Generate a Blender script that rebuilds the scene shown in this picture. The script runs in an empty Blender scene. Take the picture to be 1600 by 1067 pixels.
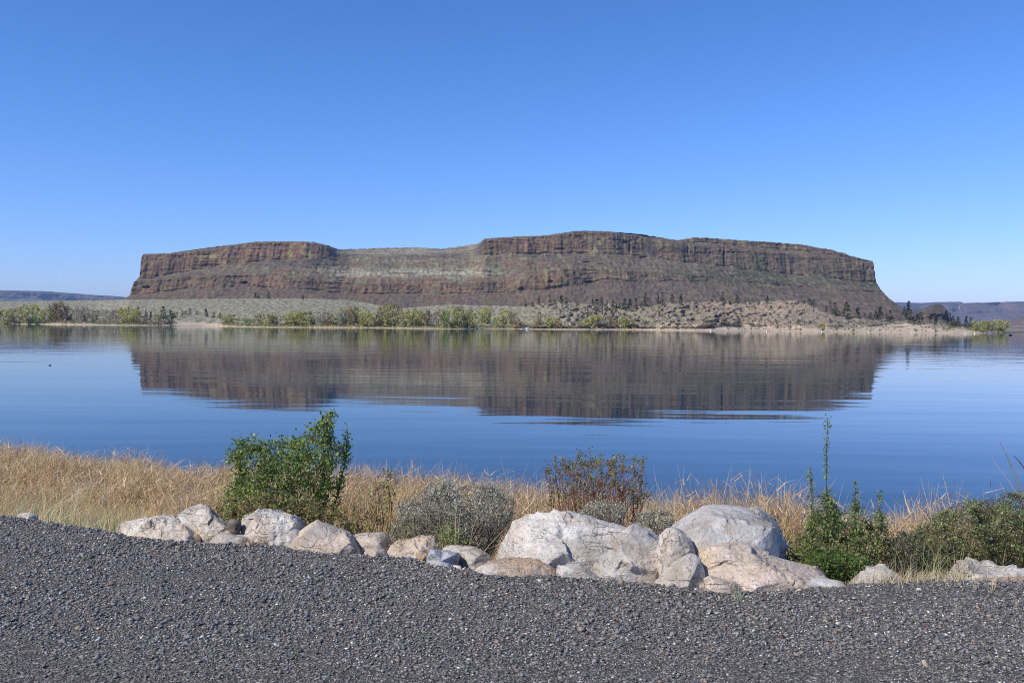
import bpy, math
import numpy as np
from mathutils import Matrix, Vector
from mathutils.geometry import delaunay_2d_cdt

# ------------------------------------------------------------------ camera, light, exposure
SC = bpy.context.scene
COL = SC.collection
FPX = 1350.0                       # focal length in photograph pixels (1600 wide)
PITCH = math.radians(1.08)
ROLL = math.radians(0.5)
EYE = 1.65                         # eye height over the gravel (z = 0)
WATER_Z = -2.35
cam_d = bpy.data.cameras.new('camera'); cam = bpy.data.objects.new('camera', cam_d); COL.objects.link(cam)
cam_d.sensor_width = 36.0; cam_d.lens = FPX / 1600 * 36.0
cam_d.clip_start = 0.1; cam_d.clip_end = 80000
CAM_R = (Matrix.Rotation(math.pi / 2 - PITCH, 4, 'X') @ Matrix.Rotation(ROLL, 4, 'Z'))
cam.matrix_world = Matrix.Translation((0, 0, EYE)) @ CAM_R
SC.camera = cam

SUN_DIR = Vector((-0.64, -0.50, 0.78)).normalized()      # towards the sun: left, a little behind the camera
sun_d = bpy.data.lights.new('sun', 'SUN'); sun = bpy.data.objects.new('sun', sun_d); COL.objects.link(sun)
sun_d.energy = 4.7; sun_d.angle = math.radians(0.5); sun_d.color = (1.0, 0.925, 0.78)
sun.rotation_euler = SUN_DIR.to_track_quat('Z', 'Y').to_euler()
W = bpy.data.worlds.new('World'); SC.world = W; W.use_nodes = True
wn, wl = W.node_tree.nodes, W.node_tree.links
bg = wn['Background']; sky = wn.new('ShaderNodeTexSky'); sky.sky_type = 'NISHITA'
sky.sun_disc = False
sky.sun_elevation = math.asin(SUN_DIR.z)
sky.sun_rotation = math.atan2(SUN_DIR.x, SUN_DIR.y)
sky.altitude = 500; sky.air_density = 1.0; sky.dust_density = 0.3; sky.ozone_density = 3.0
sep_ = wn.new('ShaderNodeSeparateColor'); cmb = wn.new('ShaderNodeCombineColor'); wl.new(sky.outputs[0], sep_.inputs[0])
for k_, (gain, gam) in enumerate(((0.97, 1.36), (0.98, 1.09), (1.52, 1.10))):      # a deeper, clearer blue all over the sky
    pw = wn.new('ShaderNodeMath'); pw.operation = 'POWER'; wl.new(sep_.outputs[k_], pw.inputs[0]); pw.inputs[1].default_value = gam
    ml = wn.new('ShaderNodeMath'); ml.operation = 'MULTIPLY'; wl.new(pw.outputs[0], ml.inputs[0]); ml.inputs[1].default_value = gain * 0.12 ** (gam - 1)
    wl.new(ml.outputs[0], cmb.inputs[k_])
wl.new(cmb.outputs[0], bg.inputs[0]); bg.inputs[1].default_value = 0.12
SC.view_settings.view_transform = 'Standard'; SC.view_settings.look = 'None'
SC.view_settings.gamma = 1.0; SC.view_settings.exposure = 0.0; SC.view_settings.use_curve_mapping = False
SC.cycles.max_bounces = 6; SC.cycles.diffuse_bounces = 3; SC.cycles.transparent_max_bounces = 4
SC.cycles.volume_bounces = 0; SC.cycles.pixel_filter_type = 'BLACKMAN_HARRIS'; SC.cycles.filter_width = 1.05; SC.cycles.use_denoising = False

rng = np.random.default_rng(7)

# ------------------------------------------------------------------ helpers
CR = np.array(CAM_R.to_3x3())
def rays(px, py):
    """unit-Y directions of photograph pixels"""
    px = np.asarray(px, float); py = np.asarray(py, float)
    c = np.stack([(px - 800) / FPX, -(py - 533.5) / FPX, -np.ones_like(px + py)], -1)
    w = c @ CR.T
    return w / w[..., 1:2]
def P(px, py, Y):
    """where the sight line of a surveyed point is Y metres out"""
    r = rays(px, py) * np.asarray(Y, float)[..., None]
    r[..., 2] += EYE
    return r
def on_z(px, py, z):
    r = rays(px, py); t = (z - EYE) / r[..., 2]
    r = r * t[..., None]; r[..., 2] += EYE
    return r

_perm = np.random.default_rng(3).permutation(256)
_perm = np.concatenate([_perm, _perm, _perm])
_grad = np.random.default_rng(4).normal(size=(256, 3)); _grad /= np.linalg.norm(_grad, axis=1)[:, None]
def noise3(p):
    p = np.asarray(p, float); i = np.floor(p).astype(int); f = p - i; i &= 255
    u = f * f * f * (f * (f * 6 - 15) + 10); out = 0
    for a in (0, 1):
        for b in (0, 1):
            for c in (0, 1):
                h = _perm[_perm[_perm[i[..., 0] + a] + i[..., 1] + b] + i[..., 2] + c]
                g = _grad[h]; d = ((f - (a, b, c)) * g).sum(-1)
                w = (u[..., 0] if a else 1 - u[..., 0]) * (u[..., 1] if b else 1 - u[..., 1]) * (u[..., 2] if c else 1 - u[..., 2])
                out = out + w * d
    return out * 1.6
def fbm(p, o=4, g=0.5):
    p = np.asarray(p, float); s = 0; a = 1.0
    for k in range(o):
        s = s + a * noise3(p + 17.3 * k); p = p * 2.03; a *= g
    return s
def ridged(p, o=4):
    p = np.asarray(p, float); s = 0; a = 1.0
    for k in range(o):
        s = s + a * (1 - 2 * np.abs(noise3(p + 9.1 * k))); p = p * 2.1; a *= 0.5
    return s / 2
def sstep(a, b, x): 
    t = np.clip((x - a) / (b - a), 0, 1); return t * t * (3 - 2 * t)
def mixc(a, b, t): return a + (np.asarray(b) - a) * t[..., None]

def mesh(name, v, f, mats=None, parent=None, col=None, smooth=False, link=True):
    """v (n,3); f (m,k) same-size faces or list of such arrays; col (n,3) vertex colours"""
    v = np.ascontiguousarray(v, dtype=np.float32); fs = f if isinstance(f, list) else [f]
    me = bpy.data.meshes.new(name)
    me.vertices.add(len(v)); me.vertices.foreach_set('co', v.ravel())
    idx = np.concatenate([np.asarray(a, np.int32).ravel() for a in fs])
    tot = np.concatenate([np.full(len(a), np.asarray(a).shape[1], np.int32) for a in fs])
    me.loops.add(len(idx)); me.loops.foreach_set('vertex_index', idx)
    me.polygons.add(len(tot)); me.polygons.foreach_set('loop_start', np.concatenate([[0], np.cumsum(tot)[:-1]]).astype(np.int32))
    me.polygons.foreach_set('loop_total', tot)
    me.update(calc_edges=True); me.validate()
    if smooth: me.polygons.foreach_set('use_smooth', np.ones(len(me.polygons), bool))
    if col is not None:
        at = me.color_attributes.new('Col', 'FLOAT_COLOR', 'POINT')
        c = np.ones((len(v), 4), np.float32); c[:, :3] = col; at.data.foreach_set('color', c.ravel())
    for m in ([mats] if mats is not None and not isinstance(mats, list) else mats or []): me.materials.append(m)
    if not link: return me
    o = bpy.data.objects.new(name, me); COL.objects.link(o)
    if parent is not None: o.parent = parent
    return o
def tag(o, label=None, cat=None, group=None, kind=None):
    if label: o['label'] = label
    if cat: o['category'] = cat
    if group: o['group'] = group
    if kind: o['kind'] = kind
    return o
def empty(name, loc, label, cat, group=None, rz=0, scale=None):
    o = bpy.data.objects.new(name, None); COL.objects.link(o); o.location = loc; o.rotation_euler = (0, 0, rz)
    if scale is not None: o.scale = scale
    o.empty_display_size = 0.2
    return tag(o, label, cat, group)
def copy_tree(o, parent=None):
    c = o.copy(); COL.objects.link(c); c.parent = parent
    for ch in list(o.children):
        d = ch.copy(); COL.objects.link(d); d.parent = c
        for g in list(ch.children):
            e = g.copy(); COL.objects.link(e); e.parent = d
    return c

class NT:
    """small node-tree helper"""
    def __init__(s, name):
        s.m = bpy.data.materials.new(name); s.m.use_nodes = True; s.t = s.m.node_tree; s.n = s.t.nodes; s.l = s.t.links
        s.b = s.n['Principled BSDF']; s.out = s.n['Material Output']
        s.b.inputs['Specular IOR Level'].default_value = 0.25; s.b.inputs['Roughness'].default_value = 0.85
    def node(s, ty, **kw):
        nd = s.n.new(ty)
        for k, v in kw.items():
            if k.startswith('i_'):
                key = k[2:]; key = int(key) if key.isdigit() else key.replace('_', ' ')
                if hasattr(v, 'is_linked') or isinstance(v, bpy.types.NodeSocket): s.l.new(v, nd.inputs[key])
                else: nd.inputs[key].default_value = v
            else: setattr(nd, k, v)
        return nd
    def coord(s, kind='Object', scale=(1, 1, 1)):
        c = s.node('ShaderNodeTexCoord'); mp = s.node('ShaderNodeMapping'); s.l.new(c.outputs[kind], mp.inputs[0]); mp.inputs['Scale'].default_value = scale
        return mp.outputs[0]
    def noise(s, vec, scale, detail=4, rough=0.55, dist=0.0):
        nd = s.node('ShaderNodeTexNoise'); s.l.new(vec, nd.inputs['Vector'])
        nd.inputs['Scale'].default_value = scale; nd.inputs['Detail'].default_value = detail; nd.inputs['Roughness'].default_value = rough; nd.inputs['Distortion'].default_value = dist
        return nd.outputs['Fac']
    def voro(s, vec, scale, feature='F1', out='Distance'):
        nd = s.node('ShaderNodeTexVoronoi', feature=feature); s.l.new(vec, nd.inputs['Vector']); nd.inputs['Scale'].default_value = scale
        return nd.outputs[out]
    def ramp(s, fac, stops, interp='LINEAR'):
        nd = s.node('ShaderNodeValToRGB'); s.l.new(fac, nd.inputs[0]); cr = nd.color_ramp; cr.interpolation = interp
        while len(cr.elements) < len(stops): cr.elements.new(0.5)
        for e, (p, c) in zip(cr.elements, stops):
            e.position = p; e.color = (c, c, c, 1) if isinstance(c, (int, float)) else (*c, 1)
        return nd.outputs[0]
    def mix(s, fac, a, b, mode='MIX'):
        nd = s.node('ShaderNodeMix', data_type='RGBA', blend_type=mode)
        for k, v in ((0, fac), (6, a), (7, b)):
            if isinstance(v, bpy.types.NodeSocket): s.l.new(v, nd.inputs[k])
            elif isinstance(v, (int, float)): nd.inputs[k].default_value = v if k == 0 else (v, v, v, 1)
            else: nd.inputs[k].default_value = (*v, 1)
        return nd.outputs[2]
    def math(s, op, a, b=0.0):
        nd = s.node('ShaderNodeMath', operation=op)
        for k, v in ((0, a), (1, b)):
            if isinstance(v, bpy.types.NodeSocket): s.l.new(v, nd.inputs[k])
            else: nd.inputs[k].default_value = v
        return nd.outputs[0]
    def attr(s):
        nd = s.node('ShaderNodeVertexColor'); nd.layer_name = 'Col'; return nd.outputs[0]
    def color(s, c):
        if isinstance(c, bpy.types.NodeSocket): s.l.new(c, s.b.inputs['Base Color'])
        else: s.b.inputs['Base Color'].default_value = (*c, 1)
        return s
    def bump(s, h, dist, strength=1.0, prev=None):
        nd = s.node('ShaderNodeBump'); s.l.new(h, nd.inputs['Height']); nd.inputs['Distance'].default_value = dist; nd.inputs['Strength'].default_value = strength
        if prev is not None: s.l.new(prev, nd.inputs['Normal'])
        s.l.new(nd.outputs[0], s.b.inputs['Normal']); return nd.outputs[0]
def plain(name, c, rough=0.8, spec=0.25, metal=0.0):
    n = NT(name); v = n.coord('Object'); f = n.noise(v, 3.0, 3)
    n.color(n.mix(n.ramp(f, [(0.3, 0.0), (0.7, 1.0)]), tuple(x * 0.85 for x in c), tuple(min(1, x * 1.1) for x in c)))
    n.b.inputs['Roughness'].default_value = rough; n.b.inputs['Specular IOR Level'].default_value = spec; n.b.inputs['Metallic'].default_value = metal
    return n.m
def leafmat(name, trans=0.35, rough=0.55, spec=0.3):
    n = NT(name); c = n.attr(); n.color(c)
    n.b.inputs['Roughness'].default_value = rough; n.b.inputs['Specular IOR Level'].default_value = spec
    tr = n.node('ShaderNodeBsdfTranslucent'); n.l.new(c, tr.inputs[0])
    mx = n.node('ShaderNodeMixShader'); mx.inputs[0].default_value = trans
    n.l.new(n.b.outputs[0], mx.inputs[1]); n.l.new(tr.outputs[0], mx.inputs[2]); n.l.new(mx.outputs[0], n.out.inputs[0])
    return n.m
def vcmat(name, rough=0.85, spec=0.2, scale=None, amp=0.35, bump=0.0):
    """vertex colours, broken up by fine procedural grain"""
    n = NT(name); c = n.attr()
    if scale:
        v = n.coord('Object'); f = n.noise(v, scale, 6, 0.65)
        g = n.ramp(f, [(0.25, 1 - amp), (0.75, 1 + amp)])
        c = n.mix(1.0, c, g, 'MULTIPLY')
        if bump: n.bump(f, bump)
    n.color(c); n.b.inputs['Roughness'].default_value = rough; n.b.inputs['Specular IOR Level'].default_value = spec
    return n.m
def grid_faces(nr, nc):
    a = np.arange(nr - 1)[:, None] * nc + np.arange(nc - 1)[None]
    return np.stack([a, a + 1, a + nc + 1, a + nc], -1).reshape(-1, 4)
def tubes(paths, radii, sides=4):
    """paths (n,k,3), radii (n,k) -> verts, quads"""
    p = np.asarray(paths, float); r = np.asarray(radii, float); n, k, _ = p.shape
    t = np.gradient(p, axis=1); t /= np.linalg.norm(t, axis=2, keepdims=True) + 1e-9
    ref = np.where(np.abs(t[..., 2:3]) > 0.9, (1.0, 0, 0), (0, 0, 1.0)); a = np.cross(t, ref); a /= np.linalg.norm(a, axis=2, keepdims=True) + 1e-9
    b = np.cross(t, a); an = np.arange(sides) * 2 * np.pi / sides
    v = p[:, :, None] + r[:, :, None, None] * (np.cos(an)[:, None] * a[:, :, None] + np.sin(an)[:, None] * b[:, :, None])
    base = (np.arange(n) * k * sides)[:, None, None] + (np.arange(k - 1) * sides)[None, :, None]
    j = np.arange(sides)[None, None]; j2 = (j + 1) % sides
    f = np.stack([base + j, base + j2, base + sides + j2, base + sides + j], -1).reshape(-1, 4)
    return v.reshape(-1, 3), f
def randdir(n, up=0.0):
    d = rng.normal(size=(n, 3)); d[:, 2] += up; return d / np.linalg.norm(d, axis=1)[:, None]
def leaves(c, size, up=0.3, aspect=0.5, fold=0.15, dirs=None):
    """rhombic folded leaves at centres c -> verts, quads (two triangles each once split by the renderer)"""
    n = len(c); d = randdir(n, up) if dirs is None else dirs; s = np.broadcast_to(size, (n,))[:, None]
    u = np.cross(d, randdir(n)); u /= np.linalg.norm(u, axis=1)[:, None] + 1e-9; w = np.cross(d, u)
    v = np.stack([c - d * s * .5, c + u * s * aspect * .5 + w * s * fold, c + d * s * .5, c - u * s * aspect * .5 + w * s * fold], 1)
    return v.reshape(-1, 3), np.arange(4 * n).reshape(n, 4)
def join(parts):
    vs, fs, cs, o = [], [], [], 0
    for p in parts:
        vs.append(p[0]); fs.append(np.asarray(p[1]) + o); o += len(p[0])
        if len(p) > 2: cs.append(np.broadcast_to(p[2], (len(p[0]), 3)))
    return (np.concatenate(vs), np.concatenate(fs)) + ((np.concatenate(cs),) if cs else ())
def box(cx, cy, cz, sx, sy, sz):
    s = np.array([[-1, -1, -1], [1, -1, -1], [1, 1, -1], [-1, 1, -1], [-1, -1, 1], [1, -1, 1], [1, 1, 1], [-1, 1, 1]], float) / 2
    return s * (sx, sy, sz) + (cx, cy, cz), np.array([[0, 3, 2, 1], [4, 5, 6, 7], [0, 1, 5, 4], [1, 2, 6, 5], [2, 3, 7, 6], [3, 0, 4, 7]])

# ------------------------------------------------------------------ water
n = NT('lake_water'); v = n.coord('Object')
def wav(scale, sx=1.0, sy=1.0, d=3, rot=0.0):
    mp = n.node('ShaderNodeMapping'); n.l.new(v, mp.inputs[0]); mp.inputs['Scale'].default_value = (sx, sy, 1); mp.inputs['Rotation'].default_value = (0, 0, rot)
    return n.noise(mp.outputs[0], scale, d, 0.5)
swell = wav(0.22, 0.22, 1.0, 2, 0.10); ripple = wav(1.1, 0.25, 1.0, 2, -0.06); tiny = wav(4.0, 0.5, 1.0, 2, 0.2)
patch = n.ramp(wav(0.012, 0.35, 1.0, 3), [(0.35, 0.35), (0.62, 1.0)])
h = n.math('ADD', n.math('MULTIPLY', swell, 0.052), n.math('ADD', n.math('MULTIPLY', ripple, 0.0055), n.math('MULTIPLY', tiny, 0.0006)))
h = n.math('MULTIPLY', h, patch)
n.bump(h, 1.0)
n.color((0.006, 0.022, 0.036)); n.b.inputs['Roughness'].default_value = 0.03; n.b.inputs['IOR'].default_value = 1.30; n.b.inputs['Specular IOR Level'].default_value = 0.5
L = 30000.0
tag(mesh('lake_water', np.array([[-L, -60, WATER_Z], [L, -60, WATER_Z], [L, 2 * L, WATER_Z], [-L, 2 * L, WATER_Z]]), np.array([[0, 1, 2, 3]]), n.m), kind='structure')

# ------------------------------------------------------------------ strata sheets seen across the lake
def strata(xs, keys, sub, power=None):
    """keys: list of (y at xs, depth at xs) curves, top to bottom; sub: rows per band. -> px? arrays y, Y, s (strata coordinate)"""
    ys, ds, ss = [], [], []
    for k in range(len(keys) - 1):
        t = np.linspace(0, 1, sub[k], endpoint=False)[:, None]
        ys.append(keys[k][0] * (1 - t) + keys[k + 1][0] * t); ds.append(keys[k][1] * (1 - t) + keys[k + 1][1] * t); ss.append(k + t + 0 * keys[k][0])
    ys.append(keys[-1][0][None]); ds.append(keys[-1][1][None] + 0 * keys[-1][0]); ss.append(np.full((1, len(xs)), len(keys) - 1.0))
    return np.concatenate(ys), np.concatenate(ds), np.concatenate(ss)
def curve(xs, pts):
    a = np.array(pts, float); return np.interp(xs, a[:, 0], a[:, 1])

MNX = 1040
xs = np.linspace(224, 1361, MNX)
T = np.array([  # x, skyline, cap base, cliff top, cliff base, second cliff top, second cliff base, talus foot
 [224,397,398,399,436,439,462,480],[262,396,397,398,431,436,456,480],[300,390.5,392,393,424,432,450,480],[350,384,385,386,414,430,449,480],
 [400,378,379,380,408,430,447,480],[450,377,378,379,405,431,449,481],[490,378,379,380,404,434,452,483],[512,383,384,386,405,438,455,484],
 [527,389.5,392,395,408,441,457,485],[560,389,393,397,406,442,460,488],[600,387.5,392,396,404,443,460,490],[650,386.5,392,397,405,443,460,492],
 [690,389,392,396,406,443,460,492],[720,385,389,393,405,443,460,492],[748,380.5,383,386,400,442,459,492],[757,373,374,375,398,440,459,492],
 [800,370,371,372,396,440,459,492],[850,368,369,370,396,424,452,494],[900,361,362,363,396,418,447,494],[950,361.5,363,364,396,420,445,496],
 [1000,366,368,369,400,424,443,498],[1030,370.5,373,374,404,427,441,499],[1058,375.5,378,380,408,428,440,500],[1085,371,378,383,411,429,441,502],
 [1110,372,379,386,414,431,442,502],[1150,375,383,390,419,437,441,504],[1200,378,387,393,425,441,445,504],[1250,382,392,397,430,445,449,504],
 [1300,391,398,402,436,447,452,504],[1318,396,401,404,438,449,454,504],[1340,403.5,405.5,408,440,451,457,504],[1361,408,409.5,411,444,455,460,504]], float)
yk = [np.interp(xs, T[:, 0], T[:, k]) for k in range(1, 8)]
jag = (fbm(np.stack([xs / 9, xs * 0, xs * 0], -1), 4)) * 0.7
capz = sstep(1060, 1090, xs)
yk[0] = yk[0] + jag * (0.6 + capz * 0.8)
for k, (a, s) in enumerate(((0.5, 11), (0.6, 15), (1.6, 18), (1.6, 23), (1.8, 31)), 1):
    yk[k] = yk[k] + a * fbm(np.stack([xs / s, xs * 0 + 5 * k, xs * 0], -1), 4)
# talus fans lap up onto the cliffs
yk[3] -= 5 * np.maximum(0, fbm(np.stack([xs / 60, xs * 0 + 2.2, xs * 0], -1), 2)) 
yk[5] -= 9 * np.clip(1 - np.abs(xs - 955) / 40, 0, 1) + 3 * np.maximum(0, ridged(np.stack([xs / 55, xs * 0 + 8, xs * 0], -1), 2)) * sstep(520, 560, xs)
mid = sstep(505, 560, xs) * (1 - sstep(735, 758, xs))
dk = [2260 + 260 * mid, 2250 + 210 * mid, 2225 + 140 * mid, 2205 + 60 * mid, 2090 + 0 * xs, 2075 + 0 * xs, 1900 + 0 * xs]
sub = [8, 5, 40, 38, 26, 50]
Yp, Dp, S = strata(xs, list(zip(yk, dk)), sub)
U = np.broadcast_to(xs, Yp.shape)
# side profiles
lc = np.array([(396, 0), (432, -4), (440, -13), (460, -19), (468, -31), (485, -46)], float)
rc = np.array([(408, 0), (425, 3), (440, 6), (455, 15), (468, 28), (480, 46), (495, 66), (510, 84)], float)
X = U + np.interp(Yp, lc[:, 0], lc[:, 1]) * np.exp(-(U - 224) / 45) + np.interp(Yp, rc[:, 0], rc[:, 1]) * np.exp(-(1361 - U) / 55)
pos = P(X, Yp, Dp)
wx, wz = pos[..., 0], pos[..., 2]
cl1 = sstep(1.98, 2.06, S) * (1 - sstep(2.94, 3.03, S)) * (1 - 0.75 * mid)      # main cliff
cap = (1 - sstep(0.9, 1.05, S)) * capz
cl2 = sstep(3.97, 4.04, S) * (1 - sstep(4.9, 5.02, S))
wx_ = (U - 800) * 1.6
cl2 = cl2 * np.clip(0.62 + 1.1 * fbm(np.stack([wx_ / 130, wx_ * 0, wx_ * 0 + 51], -1), 2) - 0.35 * (U > 1080), 0.1, 1)
cl1 = cl1 * np.clip(0.85 + 0.8 * fbm(np.stack([wx_ / 160, Yp / 14, wx_ * 0 + 61], -1), 3), 0.25, 1)
mled = sstep(0.12, 0.34, fbm(np.stack([wx_ / 150, (Yp - 0.03 * U) / 2.6, wx_ * 0 + 71], -1), 3)) * (1 - cl1 - cl2).clip(0, 1) * (S > 1.0) * (S < 4.6) * 0.6 * (1 - 0.7 * sstep(530, 570, U) * (1 - sstep(730, 760, U)) * (S < 3.8))
cliff = np.clip(cl1 + cap + cl2 + mled, 0, 1)
soft = 1 - cliff
q = np.stack([wx, wx * 0, wz], -1)
colm = ridged(np.stack([wx / 26, wz / 400, wx * 0 + 3], -1), 4)                # columns of the basalt
butt = fbm(np.stack([wx / 150, wz / 600, wx * 0 + 1], -1), 3)
ledge = fbm(np.stack([wx / 260, wz / 12, wx * 0 + 7], -1), 3)
fan = ridged(np.stack([(wx + 0.35 * wz * np.sign(fbm(np.stack([wx / 300, wx * 0, wx * 0], -1), 1))) / 70, wz / 260, wx * 0 + 4], -1), 3)
rub = fbm(q / 9, 4)
disp = 24 * butt + cliff * (8.0 * (colm + 0.35) + 2.4 * ledge + 2.2 * rub) + soft * (6.0 * fan + 2.4 * rub)
alc = [(381, 442, 5, 2.0, 16), (875, 389, 7, 1.2, 12), (978, 378, 6, 1.4, 14), (1008, 403, 7, 2.2, 16), (917, 411, 7, 1.2, 12), (940, 413, 8, 1.2, 12), (921, 441, 6, 2.0, 18),
       (860, 440, 4, 1.4, 14), (1133, 402, 1.6, 16, 14), (1147, 395, 2, 2, 10), (230, 449, 6, 1.6, 12), (1256, 449, 5, 1, 8), (1268, 449, 4, 1, 8), (815, 452, 5, 3, 12), (985, 386, 2, 9, 9), (1075, 388, 1.5, 9, 9)]
for ax, ay, rx, ry, dd in alc:
    e = ((X - ax) / rx) ** 2 + ((Yp - ay) / ry) ** 2
    disp = disp - dd * np.exp(-e ** 2)
disp *= sstep(0, 0.6, S) * 0.85 + 0.15
pos[..., 1] -= disp; pos[..., 2] += soft * rub * 1.2 - 0.15 * disp * soft
# colours of the rock itself (linear albedo)
f1 = fbm(q / 55, 4); f2 = fbm(q / 18 + 30, 4); f3 = fbm(q / 7 + 60, 3)
strk = fbm(np.stack([wx / 9, wz / 90, wx * 0 + 11], -1), 4); strw = fbm(np.stack([wx / 28, wz / 200, wx * 0 + 21], -1), 3)
hb_ = fbm(np.stack([wx / 110, wz / 5.0, wx * 0 + 31], -1), 4); hc_ = fbm(np.stack([wx / 40, wz / 7.0, wx * 0 + 41], -1), 4)
brown = np.array([0.175, 0.112, 0.080]); dark = np.array([0.075, 0.066, 0.062]); red = np.array([0.25, 0.112, 0.072]); lich = np.array([0.25, 0.205, 0.10])
talus = np.array([0.118, 0.083, 0.082]); sage = np.array([0.20, 0.195, 0.135]); pale = np.array([0.36, 0.33, 0.245]); green = np.array([0.055, 0.068, 0.035]); tan = np.array([0.24, 0.17, 0.12])
C = np.broadcast_to(brown, pos.shape).copy()
leftz = 1 - sstep(440, 520, X); redz = np.clip(leftz * 0.8 + sstep(770, 800, X) * (1 - sstep(890, 930, X)) * .8 + sstep(500, 540, X) * (1 - sstep(700, 820, X)) * (S > 3.5), 0, 1)
C = mixc(C, red, np.clip(redz * (0.45 + 0.6 * f1), 0, 1))
C = mixc(C, dark, np.clip(0.35 + 0.8 * strw + 0.5 * f1 + 0.35 * sstep(930, 1000, X) * (S < 3), 0, 1) * (1 - 0.5 * redz))
C = mixc(C, tan, np.clip(strk * 1.1 - 0.15, 0, 0.75))
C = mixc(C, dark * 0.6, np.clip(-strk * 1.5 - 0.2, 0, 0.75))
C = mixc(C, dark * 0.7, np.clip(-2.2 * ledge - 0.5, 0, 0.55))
lz = np.exp(-((X - 500) / 45) ** 2) * (S < 3.2) + 1.2 * np.exp(-((X - 925) / 30) ** 2) * (Yp < 400) + np.exp(-((X - 850) / 45) ** 2) * (Yp > 418) * (Yp < 445) + 0.8 * np.exp(-((X - 930) / 90) ** 2) * (Yp > 405) * (Yp < 455) + 0.8 * cap + 0.5 * np.exp(-((X - 330) / 40) ** 2) + 0.3
C = mixc(C, lich, np.clip((f2 + f1 * .5 + 0.05) * 1.6 * lz, 0, 0.85))
Ct = mixc(np.broadcast_to(talus, pos.shape), brown * 1.05, np.clip(0.35 + 0.9 * fan * 0.6 + f1 * 0.5, 0, 1) * (1 - 0.55 * sstep(880, 960, X)))
Ct = mixc(Ct, sage, np.clip((1.2 * hb_ + 0.6 * hc_) * 1.1 - 0.10, 0, 0.75) * (1 - 0.65 * sstep(4.9, 5.2, S)))
bench = (S > 2.95) * (S < 4.02)
bz = np.exp(-((Yp - 427 + 3 * f1) / 7.5) ** 2) * sstep(480, 560, X) * (1 - sstep(735, 800, X)) + 0.55 * mid * (S < 2.3) * (S > .2) + 0.8 * np.exp(-((Yp - 420) / 5) ** 2) * np.exp(-((X - 520) / 30) ** 2)
Ct = mixc(Ct, sage * 1.15, np.clip(bench * (0.15 + 0.3 * sstep(480, 560, X) * (1 - sstep(740, 860, X)) + f2 * 0.9), 0, 1))
Ct = mixc(Ct, sage * 1.5, 0.55 * sstep(530, 570, X) * (1 - sstep(735, 765, X)) * (S < 3.75) * np.clip(0.6 + hb_ + f1, 0, 1))
Ct = mixc(Ct, pale, np.clip(bz * (0.95 + 1.2 * hb_ + .9 * hc_), 0, 1))
Ct = mixc(Ct, red * 0.8, np.clip((np.exp(-((Yp - 437) / 4) ** 2) + 0.6 * np.exp(-((Yp - 414) / 5) ** 2)) * sstep(510, 560, X) * (1 - sstep(800, 860, X)) * (0.6 + f1), 0, 0.85))
Ct = mixc(Ct, np.array([0.085, 0.072, 0.085]), np.clip(1.6 * np.exp(-((X - 470) / 55) ** 2 - ((Yp - 409 - (X - 470) * .05) / 7) ** 2), 0, 1) * (S > 2.6))
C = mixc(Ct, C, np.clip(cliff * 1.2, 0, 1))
gz = sstep(1010, 1060, X) * (np.exp(-((Yp - (428 + (X - 1050) * .04)) / 12) ** 2) + 0.5 * np.exp(-((X - 1180) / 40) ** 2)) + 0.25 * (S > 3) + 0.35 * np.exp(-((X - 1400) / 30) ** 2)
gd = sstep(0.25, 0.45, noise3(q / 6 + 90) + 0.45 * fbm(q / 30 + 8, 2) + 0.34 * gz - 0.05)
C = mixc(C, green, gd * np.clip(gz + 0.12, 0, 0.9) * (1 - 0.6 * cl1))
C *= (1 + 0.30 * f3 + 0.14 * rub)[..., None]
C = mixc(C, np.array([0.16, 0.14, 0.085]), np.clip(0.18 + 0.7 * hc_, 0, 0.5) * soft * (1 - np.clip(bz, 0, 1)))
C = np.clip(C * np.array([0.84, 0.845, 0.79]), 0.012, 0.6)
# the plateau behind the rim and the flanks behind the ends
nr, nc = S.shape
back = []
for k, (dy, dz) in enumerate(((60, -1), (220, -4), (700, -60), (1000, -250))):
    r = pos[0].copy(); r[:, 1] += dy; r[:, 0] *= (r[:, 1] / pos[0][:, 1]) ** 0.9; r[:, 2] += dz; back.insert(0, r)
pos = np.concatenate([np.array(back), pos]); C = np.concatenate([np.broadcast_to(sage, (4, nc, 3)) * 0.9, C])
def flank(c, s):
    out = []
    for dy, dx in ((25, 4), (90, 25), (260, 90), (700, 260)):
        r = c.copy(); r[:, 1] += dy; r[:, 0] *= r[:, 1] / c[:, 1]; r[:, 0] += s * dx * -1; out.append(r)
    return out
lf = flank(pos[:, 0], -1); rf = flank(pos[:, -1], 1)
pos = np.concatenate([np.stack(lf[::-1], 1), pos, np.stack(rf, 1)], 1)
C = np.concatenate([np.repeat(C[:, :1], 4, 1), C, np.repeat(C[:, -1:], 4, 1)], 1)
rockmat = vcmat('basalt_mesa', scale=0.09, amp=0.45, bump=1.5)
tag(mesh('mesa_hill', pos.reshape(-1, 3), grid_faces(*pos.shape[:2])[:, ::-1], rockmat, col=C.reshape(-1, 3)), kind='structure')

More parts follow.
